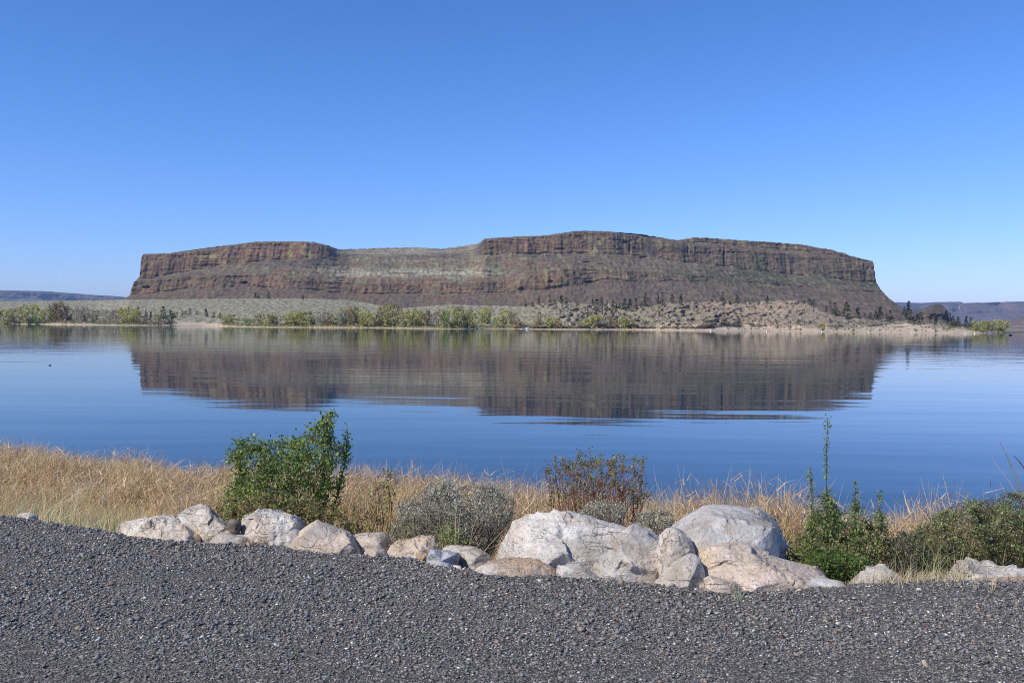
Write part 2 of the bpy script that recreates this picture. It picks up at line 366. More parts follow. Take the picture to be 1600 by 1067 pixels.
# ------------------------------------------------------------------ far shore: beaches, sagebrush plain, granite knolls
xs = np.linspace(-420, 1900, 1250)
shore = curve(xs, [(-420, 504.5), (0, 506), (100, 507.3), (200, 508.6), (300, 509), (345, 509.3), (360, 510.5), (420, 511.5), (500, 512), (600, 512.5), (680, 514), (800, 514), (880, 515), (1000, 515.5),
                   (1100, 517), (1200, 517.3), (1300, 518.7), (1400, 519.5), (1500, 521), (1560, 521), (1578, 519.5), (1590, 518.7), (1900, 521)])
shore_ = shore + 0.03 * fbm(np.stack([xs / 14, xs * 0, xs * 0], -1), 3)
kern = np.hanning(61); kern /= kern.sum(); shore_s = np.convolve(np.pad(shore, 30, 'edge'), kern, 'valid')
sp = on_z(xs, shore_s, WATER_Z); d0 = sp[:, 1]; shore = shore_s + (shore_ - shore)
beach = curve(xs, [(-420, 1.5), (60, 1.3), (85, 3), (120, 4), (150, 1.6), (265, 2), (275, 4), (300, 6), (345, 4), (360, 1.5), (480, 1.5), (505, 3.5), (540, 4), (570, 3), (600, 1.3), (800, 1.4), (860, 2), (930, 3), (1000, 2.5), (1100, 4), (1130, 8), (1160, 8), (1220, 5.5), (1300, 4), (1350, 7), (1390, 12), (1450, 12), (1480, 8), (1510, 5), (1540, 3), (1560, 2), (1900, 1.5)])
ridge = curve(xs, [(-420, 464), (0, 471), (100, 470), (190, 468.5), (300, 467.5), (400, 466), (480, 466.5), (540, 469), (575, 474), (600, 478), (625, 482), (650, 480), (700, 476), (760, 478), (815, 479), (850, 476), (880, 474.5), (900, 476), (950, 477), (985, 482),
                   (1008, 480), (1030, 476), (1048, 473.5), (1062, 476), (1085, 476), (1105, 472.5), (1125, 471.5), (1150, 474.5), (1180, 476), (1205, 473), (1235, 471.5), (1255, 473.5), (1272, 478), (1285, 486), (1300, 491), (1320, 494.5), (1345, 496), (1370, 498.5), (1395, 501.5), (1415, 502.5), (1440, 504), (1455, 506), (1485, 508), (1520, 512), (1560, 515), (1575, 517.3), (1590, 518.2), (1900, 520.5)])
ridge = ridge + (0.5 * fbm(np.stack([xs / 13, xs * 0 + 3, xs * 0], -1), 4) + 2.2 * fbm(np.stack([xs / 45, xs * 0 + 3, xs * 0], -1), 2) * sstep(800, 850, xs) * (1 - sstep(1280, 1330, xs))) * sstep(560, 620, xs)
rd = curve(xs, [(-420, 2900), (150, 2400), (200, 1880), (560, 1840), (620, 1500), (800, 1300), (950, 1240), (1250, 1120), (1300, 960), (1400, 900), (1500, 850), (1560, 840), (1900, 860)])
y1 = shore - 0.9; y2 = shore - beach
y3 = y2 + (ridge - y2) * 0.35; y4 = y2 + (ridge - y2) * 0.7
d2 = d0 + 6 + beach * 6; rd = np.maximum(rd, d2 + 45); span = np.clip((rd - d2) / 260, 0.12, 1)[None]; d3 = d2 + (rd - d2) * 0.3; d4 = d2 + (rd - d2) * 0.65
y0b = shore + 0.3
keys = [(ridge, rd), (y4, d4), (y3, d3), (y2, d2), (y1, d0 + 3), (shore, d0)]
Yp, Dp, S = strata(xs, keys, [34, 30, 30, 14, 5])
U = np.broadcast_to(xs, Yp.shape); pos = P(U, Yp, Dp)
wx, wy, wz = pos[..., 0], pos[..., 1], pos[..., 2]
kn = sstep(790, 850, U) * (1 - sstep(1430, 1500, U)); land = 1 - sstep(2.8, 3.2, S); top = sstep(0.0, 0.15, S)
q = np.stack([wx, wy * 0.6, wz * 1.3], -1)
rk = 0.6 * ridged(q / 95, 4) + 0.6 * ridged(q / 34 + 7, 4); r2 = fbm(q / 7, 3); r3 = fbm(q / 2.2, 2)
pos[..., 1] -= span * land * top * kn * (24 * rk + 8 * r2)
pos[..., 2] += land * top * (kn * span ** .5 * (5.0 * rk + 2.2 * r2 * 1.0 + 0.9 * r3) + (1 - kn) * (0.9 * r2 + 0.3 * r3)) - land * top * kn * 0.5
pos[..., 2] += (1 - land) * sstep(0, 1, 4.6 - S) * 0.35 * r2
pos[..., 2] = np.where(S < 4.9, np.maximum(pos[..., 2], WATER_Z + 0.05), pos[..., 2])
sand = np.array([0.47, 0.38, 0.27]); wet = np.array([0.22, 0.17, 0.13]); sage = np.array([0.25, 0.235, 0.155]); dsage = np.array([0.105, 0.115, 0.072]); straw = np.array([0.40, 0.345, 0.22]); gran = np.array([0.215, 0.175, 0.135]); pink = np.array([0.31, 0.235, 0.17]); dk = np.array([0.085, 0.07, 0.06])
f1 = fbm(q / 60 + 4, 4); f2 = fbm(q / 14 + 9, 4); f3 = noise3(np.stack([wx / 6, wy / 24, wx * 0 + 4], -1)) + 0.7 * noise3(np.stack([wx / 2.6, wy / 9, wx * 0 + 9], -1))
band = fbm(np.stack([wx / 170, wy / 26, wx * 0], -1), 3)
Cp = mixc(np.broadcast_to(sage, pos.shape), straw, np.clip(0.25 + band * 0.9 + f2 * 0.5, 0, 1))
Cp = mixc(Cp, dsage * 0.8, np.clip(2.6 * f3 + 0.7 * band + 0.05, 0, 0.9)); Cp = mixc(Cp, straw * 1.15, np.clip(-2.4 * f3 - 0.35, 0, 0.8))
Cg = mixc(np.broadcast_to(gran, pos.shape), pink, np.clip(rk * 1.2 + f1 * .8, 0, 1) * (0.3 + 0.7 * np.clip(np.exp(-((U - 1190) / 60) ** 2) + np.exp(-((U - 1120) / 25) ** 2) * (Yp < 482), 0, 1)))
Cg = mixc(Cg, sage, np.clip(0.25 + f2 * 1.0 + 0.35 * (U < 1000) - 0.1 * (U > 1100), 0, 0.9))
Cg = mixc(Cg, dk, sstep(0.12, 0.45, noise3(q / 4 + 70) + 0.2 * f1) * 0.8)
Cl = mixc(Cp, Cg, kn)
Cs = mixc(np.broadcast_to(sand, pos.shape), wet, sstep(4.35, 4.9, S) * 0.6)
Cs = mixc(Cs, dsage, sstep(0.38, 0.6, noise3(q / 4 + 12) + 0.25 * f1) * 0.6 * (1 - sstep(3.5, 4.3, S)))
lim = sstep(-0.1, 0.12, (S - 3) + 0.45 * f2 + 0.25 * f1)
grassy = (1 - sstep(1.8, 2.4, beach))[None] * np.ones_like(S)
Cs = mixc(Cs, np.array([0.20, 0.19, 0.10]), np.clip(grassy * 0.6 * (1 - sstep(3.9, 4.5, S)), 0, 1))
C = mixc(Cl, Cs, lim)
C *= (1 + 0.2 * f3 + 0.15 * r3)[..., None]; C = np.clip(C, 0.02, 0.7)
xs_far = xs; FAR = (ridge, rd, shore, d0, y3, d3)
front = pos[-1:].copy(); front[..., 1] -= 25; front[..., 2] = WATER_Z - 2.5
rear = []
for dy, dz in ((25, 1.0), (120, -16), (400, -60)):
    r = pos[0].copy(); r[:, 1] += dy; r[:, 2] += dz * np.where(xs > 180, 1, .2); rear.insert(0, r)
pos = np.concatenate([np.array(rear), pos, front]); C = np.concatenate([np.repeat(C[:1], 3, 0), C, C[-1:]])
shoremat = vcmat('shore_ground', scale=0.35, amp=0.4, bump=0.5)
tag(mesh('far_shore_ground', pos.reshape(-1, 3), grid_faces(*pos.shape[:2])[:, ::-1], shoremat, col=C.reshape(-1, 3)), kind='structure')

# ------------------------------------------------------------------ distant mesas
def ridge_sheet(name, pts, base, Y0, Y1, cliff_frac, cols, seed, nx=360, jag=0.35, bmp=1.0, foot_to=None):
    a = np.array(pts, float); xs = np.linspace(a[0, 0], a[-1, 0], nx); yt = curve(xs, pts) + jag * fbm(np.stack([xs / 10 + seed, xs * 0, xs * 0], -1), 4)
    yb = curve(xs, base); yc = yt + (yb - yt) * cliff_frac * (1 + 0.5 * fbm(np.stack([xs / 25 + seed, xs * 0, xs * 0], -1), 3))
    Yp, Dp, S = strata(xs, [(yt, Y0 + 0 * xs), (yc, Y0 - (Y0 - Y1) * .12 + 0 * xs), (yb, Y1 + 0 * xs)], [26, 34])
    U = np.broadcast_to(xs, Yp.shape); pos = P(U, Yp, Dp); k = Y0 / 2200.0
    wx, wz = pos[..., 0], pos[..., 2]; q = np.stack([wx, wx * 0 + seed * 50, wz], -1)
    cm = ridged(np.stack([wx / (60 * k), wz / (300 * k), wx * 0 + seed], -1), 4); f1 = fbm(q / (70 * k), 4); f2 = fbm(q / (16 * k), 4)
    cl = 1 - sstep(0.9, 1.05, S); pos[..., 1] -= sstep(0, 0.3, S) * k * (cl * 45 * cm + (1 - cl) * 30 * cm + 40 * f1 + 6 * f2) * bmp
    C = mixc(np.broadcast_to(np.array(cols[0]), pos.shape), np.array(cols[1]), np.clip(0.5 + f1 + 0.6 * cm, 0, 1))
    C = mixc(C, np.array(cols[2]), np.clip((1 - cl) * (0.5 + f2), 0, 1)); C = np.clip(C * (1 + 0.3 * f2)[..., None], 0.01, 0.6)
    bk = []
    for dy, dz in ((Y0 * .03, 0), (Y0 * .2, -5), (Y0 * .5, -150)):
        r = pos[0].copy(); r[:, 1] += dy; r[:, 0] *= r[:, 1] / pos[0][:, 1]; r[:, 2] += dz; bk.insert(0, r)
    ft = pos[-1:].copy(); ft[..., 1] -= Y1 * 0.04; ft[..., 2] = WATER_Z - 3
    pos = np.concatenate([np.array(bk), pos, ft]); C = np.concatenate([np.repeat(C[:1], 3, 0), C, C[-1:]])
    return tag(mesh(name, pos.reshape(-1, 3), grid_faces(*pos.shape[:2])[:, ::-1], rockmat, col=C.reshape(-1, 3)), kind='structure')
ridge_sheet('distant_hills', [(-500, 447), (-200, 451), (0, 453.5), (70, 455), (110, 458), (150, 461), (185, 463), (215, 467), (250, 472)], [(-500, 476), (250, 478)], 11500, 10500, 0.5,
            [(0.15, 0.10, 0.085), (0.08, 0.07, 0.065), (0.13, 0.12, 0.09)], 3)
ridge_sheet('distant_hills', [(1330, 473), (1395, 472), (1440, 473.5), (1462, 472), (1500, 471.5), (1506, 473.5), (1560, 472), (1600, 471), (1700, 469), (2000, 466), (2300, 470)], [(1330, 517), (2300, 524)], 11000, 8500, 0.3,
            [(0.16, 0.105, 0.09), (0.09, 0.075, 0.07), (0.13, 0.11, 0.09)], 8)
ridge_sheet('brown_hill', [(1555, 516.5), (1575, 502), (1595, 497), (1620, 493), (1700, 486), (1800, 484), (2000, 480)], [(1555, 517.5), (1600, 518), (2000, 521)], 3000, 2500, 0.2,
            [(0.24, 0.17, 0.13), (0.14, 0.10, 0.085), (0.22, 0.17, 0.13)], 12, jag=0.6)
ridge_sheet('rocky_knob_hill', [(1405, 499), (1420, 492), (1427, 487), (1440, 484), (1452, 479), (1462, 475), (1469, 474), (1473, 479), (1479, 485), (1484, 494), (1492, 502), (1505, 512)], [(1405, 515), (1505, 518)], 1750, 1650, 0.5,
            [(0.16, 0.125, 0.085), (0.08, 0.07, 0.06), (0.13, 0.12, 0.08)], 15, nx=160, jag=0.8, bmp=0.55)

# ------------------------------------------------------------------ near ground: gravel pull-out, bank, lake bed
EP = np.array([(-500, 800), (0, 809), (60, 818), (150, 830), (200, 841), (300, 851), (400, 851), (470, 863), (560, 869), (640, 874), (740, 894), (800, 899), (870, 898), (900, 901), (960, 910), (1040, 916), (1150, 926), (1200, 926), (1310, 917), (1400, 913), (1450, 908), (1600, 910), (2100, 912)], float)
ep = on_z(EP[:, 0], EP[:, 1], 0.0)
def E(x): return np.interp(x, ep[:, 0], ep[:, 1])
def Sh(x): return np.interp(x, [-60, -16, -12, -9, -5, 0, 3, 6, 10, 14, 40, 90], [30, 23.5, 21.5, 20.3, 18.2, 16.3, 14.8, 13.9, 13.3, 13.2, 15, 25])
def ground_z(x, y):
    t = (y - E(x)) / (Sh(x) - E(x))
    tt = np.clip(t, 0, 1)
    z = WATER_Z * (0.72 * tt + 0.28 * sstep(0, 0.10, tt)) - 0.14 * np.maximum(y - Sh(x), 0)
    lip = 0.025 * np.exp(-((y - E(x) + 0.12) / 0.14) ** 2)
    bumps = fbm(np.stack([x / 1.7, y / 1.7, x * 0], -1), 3)
    return np.maximum(z, -4.6) + lip + bumps * (0.012 + 0.07 * sstep(0.0, 0.15, t)) * (t < 1.5)
gx = np.concatenate([np.linspace(-90, -14, 30)[:-1], np.linspace(-14, 14, 220), np.linspace(14, 90, 30)[1:]])
gt = np.concatenate([np.linspace(-20, 0, 30)[:-1], np.linspace(0, 1, 80) ** 1.3 * 22, [30, 45, 60]])
GX = np.broadcast_to(gx, (len(gt), len(gx))); GY = E(GX) + gt[:, None]
GZ = ground_z(GX, GY) - 0.012
n = NT('bank_soil'); v = n.coord('Object'); f = n.noise(v, 2.0, 6, 0.65); g = n.noise(v, 22.0, 5, 0.7)
n.color(n.mix(n.ramp(g, [(0.35, 0), (0.65, 1)]), n.mix(n.ramp(f, [(0.4, 0), (0.6, 1)]), (0.12, 0.085, 0.055), (0.22, 0.165, 0.105)), (0.30, 0.25, 0.17)))
n.bump(g, 0.03)
tag(mesh('bank_ground', np.stack([GX, GY, GZ], -1).reshape(-1, 3), grid_faces(*GX.shape), n.m, smooth=True), kind='structure')

n = NT('gravel_fines'); v = n.coord('Object'); vc = n.voro(v, 75.0, out='Color'); sep = n.node('ShaderNodeSeparateColor'); n.l.new(vc, sep.inputs[0])
vd = n.voro(v, 75.0); f = n.noise(v, 1.3, 4)
base = n.ramp(sep.outputs[0], [(0.0, (0.036, 0.033, 0.030)), (0.5, (0.095, 0.088, 0.080)), (0.82, (0.15, 0.14, 0.125)), (0.9, (0.22, 0.19, 0.16)), (1.0, (0.42, 0.40, 0.36))])
n.color(n.mix(n.ramp(f, [(0.45, 0.0), (0.75, 0.35)]), base, (0.13, 0.12, 0.11))); n.bump(n.ramp(vd, [(0, 1), (0.6, 0)]), 0.006)
ht = np.concatenate([np.linspace(-20, -3.2, 20)[:-1], np.linspace(-3.2, 0.16, 36)]); hx = np.linspace(-16, 16, 260)
HX = np.broadcast_to(hx, (len(ht), len(hx))); HY = E(HX) + ht[:, None]; HZ = ground_z(HX, HY) + 0.004
tag(mesh('gravel_ground', np.stack([HX, HY, HZ], -1).reshape(-1, 3), grid_faces(*HX.shape), n.m, smooth=True), kind='structure')

# loose crushed stone on it: real stones
ph = (1 + 5 ** .5) / 2
ICO_V = np.array([(-1, ph, 0), (1, ph, 0), (-1, -ph, 0), (1, -ph, 0), (0, -1, ph), (0, 1, ph), (0, -1, -ph), (0, 1, -ph), (ph, 0, -1), (ph, 0, 1), (-ph, 0, -1), (-ph, 0, 1)]) / 1.902
ICO_F = np.array([(0, 11, 5), (0, 5, 1), (0, 1, 7), (0, 7, 10), (0, 10, 11), (1, 5, 9), (5, 11, 4), (11, 10, 2), (10, 7, 6), (7, 1, 8), (3, 9, 4), (3, 4, 2), (3, 2, 6), (3, 6, 8), (3, 8, 9), (4, 9, 5), (2, 4, 11), (6, 2, 10), (8, 6, 7), (9, 8, 1)])
CRY_V = np.array([(1, 0.15, .25), (-1, -.1, .2), (.1, 1, .1), (-.1, -.95, .3), (.15, .1, .95), (0, -.1, -1)]) 
from mathutils import geometry as _g
OCT_F = np.array([(4, 0, 2), (4, 2, 1), (4, 1, 3), (4, 3, 0), (5, 2, 0), (5, 1, 2), (5, 3, 1), (5, 0, 3)])
def stones(c, r, cols, flat=(0.35, 0.85), hi=False):
    n_ = len(c); V0, F0 = (ICO_V, ICO_F) if hi else (CRY_V, OCT_F); k = len(V0)
    v = V0[None] * (1 + 0.20 * rng.normal(size=(n_, k, 1)).clip(-1.6, 1.6))
    s = np.stack([rng.uniform(0.75, 1.35, n_), rng.uniform(0.6, 1.0, n_), rng.uniform(flat[0], flat[1], n_)], -1)
    v = v * (s * r[:, None])[:, None]
    a = rng.uniform(0, 2 * np.pi, n_); tx = rng.normal(0, 0.35, n_); 
    ca, sa, ct, st = np.cos(a), np.sin(a), np.cos(tx), np.sin(tx)
    x, y, z = v[..., 0], v[..., 1], v[..., 2]
    y, z = y * ct[:, None] - z * st[:, None], y * st[:, None] + z * ct[:, None]
    x, y = x * ca[:, None] - y * sa[:, None], x * sa[:, None] + y * ca[:, None]
    v = np.stack([x, y, z], -1) + c[:, None]
    f = F0[None] + (np.arange(n_) * k)[:, None, None]
    return v.reshape(-1, 3), f.reshape(-1, 3), np.repeat(cols, k, 0)
def gravel_cols(n_):
    u = rng.random(n_); b = rng.uniform(0.085, 0.235, n_)[:, None] * np.array([[1.02, 1.0, 0.975]])
    c = b.copy()
    def put(lo, hi_, col, s): 
        m = (u >= lo) & (u < hi_); c[m] = np.array(col) * rng.uniform(1 - s, 1 + s, (m.sum(), 1))
    put(0.0, 0.10, (0.55, 0.52, 0.47), 0.3); put(0.10, 0.16, (0.32, 0.23, 0.17), 0.3); put(0.16, 0.31, (0.22, 0.21, 0.195), 0.3); put(0.31, 0.33, (0.24, 0.14, 0.10), 0.3); put(0.32, 0.36, (0.10, 0.085, 0.07), .3)
    return c
N = 112000
d = 3.55 + (E(0) + 1.6 - 3.55) * rng.random(N * 3) ** 0.8
x = rng.uniform(-0.80, 0.80, N * 3) * (d + 0.8); t = d - E(x)
ok = (t < 0.17) & (d > 3.5); x, d, t = x[ok][:N], d[ok][:N], t[ok][:N]
r = np.exp(rng.normal(np.log(0.0074), 0.42, len(x))).clip(0.004, 0.024)
near = 1 - sstep(3.9, 4.7, d + 0.25 * noise3(np.stack([x * .8, d, x * 0], -1)) + 0.12 * x); r *= 1 - 0.28 * near
worn = sstep(.05, .5, fbm(np.stack([x / 1.6, d / .9, x * 0 + 3], -1), 3)); r *= 1 - .25 * worn
c = np.stack([x, d, ground_z(x, d) + 0.004 + r * rng.uniform(-0.25, 0.5, len(x))], -1)
gc = gravel_cols(len(x)); r = np.where(gc.mean(1) > .25, np.minimum(r * .85, .012), r); v, f, cc = stones(c, r, gc)
dust = np.repeat(near * sstep(-0.5, -2.2, x) * (1 - sstep(4.0, 4.45, d)), 6)
cc = mixc(cc, np.array([0.19, 0.175, 0.155]), np.clip(dust * 0.85 + np.repeat(worn, 6) * .22, 0, 1))
gmat = NT('gravel_stones'); gmat.color(gmat.attr()); gmat.b.inputs['Roughness'].default_value = 0.6; gmat.b.inputs['Specular IOR Level'].default_value = 0.35; gmat = gmat.m
tag(mesh('gravel', v, f, gmat, col=cc), kind='stuff')

# ------------------------------------------------------------------ boulders
def subdivide(v, f):
    e = np.sort(np.concatenate([f[:, [0, 1]], f[:, [1, 2]], f[:, [2, 0]]]), 1)
    u, inv = np.unique(e, axis=0, return_inverse=True); inv = inv.ravel(); m = (v[u[:, 0]] + v[u[:, 1]]) / 2
    n_ = len(v); k = len(f); a, b, c_ = inv[:k] + n_, inv[k:2 * k] + n_, inv[2 * k:] + n_
    return np.concatenate([v, m]), np.concatenate([np.stack([f[:, 0], a, c_], 1), np.stack([a, f[:, 1], b], 1), np.stack([c_, b, f[:, 2]], 1), np.stack([a, b, c_], 1)])
def smooth(v, f, k=1, w=0.5):
    e = np.unique(np.sort(np.concatenate([f[:, [0, 1]], f[:, [1, 2]], f[:, [2, 0]]]), 1), axis=0)
    for _ in range(k):
        s = np.zeros_like(v); n_ = np.zeros(len(v))
        np.add.at(s, e[:, 0], v[e[:, 1]]); np.add.at(s, e[:, 1], v[e[:, 0]]); np.add.at(n_, e[:, 0], 1); np.add.at(n_, e[:, 1], 1)
        v = v * (1 - w) + w * s / n_[:, None]
    return v
def vnormals(v, f):
    fn = np.cross(v[f[:, 1]] - v[f[:, 0]], v[f[:, 2]] - v[f[:, 0]]); n_ = np.zeros_like(v)
    for k in range(3): np.add.at(n_, f[:, k], fn)
    return n_ / (np.linalg.norm(n_, axis=1)[:, None] + 1e-12)
def rockmaterial(name, base, second, dark, speck=0.5, foliation=(1.0, 1.0, 1.0), fscale=6.0, lichen=0.0, white=0.0, stain=0.7, rot=(0.2, 0.85, 0.3)):
    n = NT(name); v = n.coord('Object'); c0 = n.node('ShaderNodeObjectInfo')
    off = n.node('ShaderNodeVectorMath', operation='ADD'); n.l.new(v, off.inputs[0])
    mm = n.math('MULTIPLY', c0.outputs['Random'], 37.0); cb = n.node('ShaderNodeCombineXYZ'); n.l.new(mm, cb.inputs[0]); n.l.new(mm, cb.inputs[1]); n.l.new(cb.outputs[0], off.inputs[1]); v = off.outputs[0]
    mp = n.node('ShaderNodeMapping'); n.l.new(v, mp.inputs[0]); mp.inputs['Scale'].default_value = foliation; mp.inputs['Rotation'].default_value = rot
    big = n.noise(v, 2.6, 4, 0.6, 0.4); fol = n.noise(mp.outputs[0], fscale, 6, 0.68, 0.8); fine = n.noise(v, 48.0, 4, 0.7); med = n.noise(v, 14.0, 5, 0.65)
    base = tuple(min(.8, x * 1.27) for x in base); second = tuple(min(.8, x * 1.24) for x in second); c = n.mix(n.ramp(big, [(0.38, 0), (0.62, 1)]), base, second)
    c = n.mix(n.ramp(fol, [(0.30, 0.8), (0.44, 0.0)]), c, tuple(x * 0.55 for x in base))
    if white: c = n.mix(n.ramp(n.noise(mp.outputs[0], fscale * 1.7, 5, 0.7, 1.0), [(0.58, 0.0), (0.66, white)]), c, (0.74, 0.73, 0.71))
    c = n.mix(n.ramp(med, [(0.60, 0.0), (0.75, 0.5)]), c, tuple(x * 0.6 for x in second))
    c = n.mix(n.ramp(fine, [(0.55, 0.0), (0.63, min(1.0, speck * 1.25))]), c, dark)
    c = n.mix(n.ramp(fine, [(0.30, 0.4), (0.42, 0.0)]), c, tuple(min(1, x * 1.35) for x in base))
    if lichen: c = n.mix(n.ramp(n.noise(v, 8.0, 6, 0.75), [(0.56, 0.0), (0.64, lichen)]), c, (0.10, 0.095, 0.06))
    c = n.mix(n.ramp(n.noise(v, 1.7, 5, 0.65, 0.5), [(0.50, 0.0), (0.60, 0.55)]), c, (0.31, 0.30, 0.275))
    c = n.mix(n.ramp(n.noise(v, 4.5, 6, 0.7, 0.6), [(0.47, 0.0), (0.66, stain)]), c, (0.30, 0.235, 0.165))
    crk = n.node('ShaderNodeTexVoronoi', feature='DISTANCE_TO_EDGE'); cm = n.node('ShaderNodeMapping'); n.l.new(mp.outputs[0], cm.inputs[0])
    dn = n.node('ShaderNodeTexNoise'); n.l.new(v, dn.inputs['Vector']); dn.inputs['Scale'].default_value = 5.0; dn.inputs['Detail'].default_value = 4
    ad = n.mix(0.3, cm.outputs[0], dn.outputs['Color']); n.l.new(ad, crk.inputs['Vector']); crk.inputs['Scale'].default_value = 5.5
    crack = n.math('MULTIPLY', n.ramp(crk.outputs['Distance'], [(0.0, 1.0), (0.022, 0.0)]), n.ramp(n.noise(v, 3.3, 3), [(0.48, 0.0), (0.6, 1.0)]))
    c = n.mix(n.math('MULTIPLY', crack, 0.14), c, tuple(x * 0.3 for x in base)); n.color(c)
    p = n.bump(fol, 0.030, 0.8); p = n.bump(fine, 0.007, 0.8, p); p = n.bump(med, 0.018, 0.8, p); n.bump(n.math('SUBTRACT', 1.0, crack), 0.012, 1.0, p)
    n.b.inputs['Roughness'].default_value = 0.8; n.b.inputs['Specular IOR Level'].default_value = 0.2
    return n.m
RM = {
 'white': rockmaterial('pale_granite', (0.54, 0.51, 0.455), (0.46, 0.385, 0.31), (0.10, 0.09, 0.08), 0.45, (1, 1, 3.4), 5.0, 0.0, 0.5),
 'lichen': rockmaterial('lichened_granite', (0.52, 0.47, 0.40), (0.43, 0.36, 0.29), (0.08, 0.075, 0.06), 0.6, (1, 1, 2), 5.0, 0.55),
 'gneiss': rockmaterial('banded_gneiss', (0.50, 0.485, 0.45), (0.50, 0.43, 0.355), (0.10, 0.09, 0.08), 0.5, (0.6, 0.8, 5.0), 5.0, 0.0, 0.4),
 'tan': rockmaterial('tan_granite', (0.50, 0.40, 0.30), (0.45, 0.37, 0.30), (0.09, 0.075, 0.06), 0.55, (1, 1, 3), 5.0, 0.0, 0.75),
 'grey': rockmaterial('grey_granite', (0.40, 0.385, 0.36), (0.36, 0.33, 0.30), (0.13, 0.125, 0.12), 0.35, (1, 1, 2), 3.0, 0.0, 0.7),
 'bluegrey': rockmaterial('blue_grey_granite', (0.33, 0.345, 0.375), (0.31, 0.33, 0.36), (0.10, 0.11, 0.13), 0.7, (1, 1, 1), 2.0, 0.0, 0.0),
 'brown': rockmaterial('iron_stained_rock', (0.34, 0.215, 0.12), (0.40, 0.30, 0.21), (0.06, 0.045, 0.035), 0.5, (1, 1, 3), 6.0, 0.25),
 'dark': rockmaterial('dark_basalt', (0.095, 0.075, 0.058), (0.075, 0.062, 0.050), (0.03, 0.026, 0.022), 0.5, (1, 1, 1), 3.0, 0.0),
}
FOL = np.array((Matrix.Rotation(0.5, 3, 'Y') @ Matrix.Rotation(0.3, 3, 'X'))) @ np.diag([0.7, 0.8, 1.7])
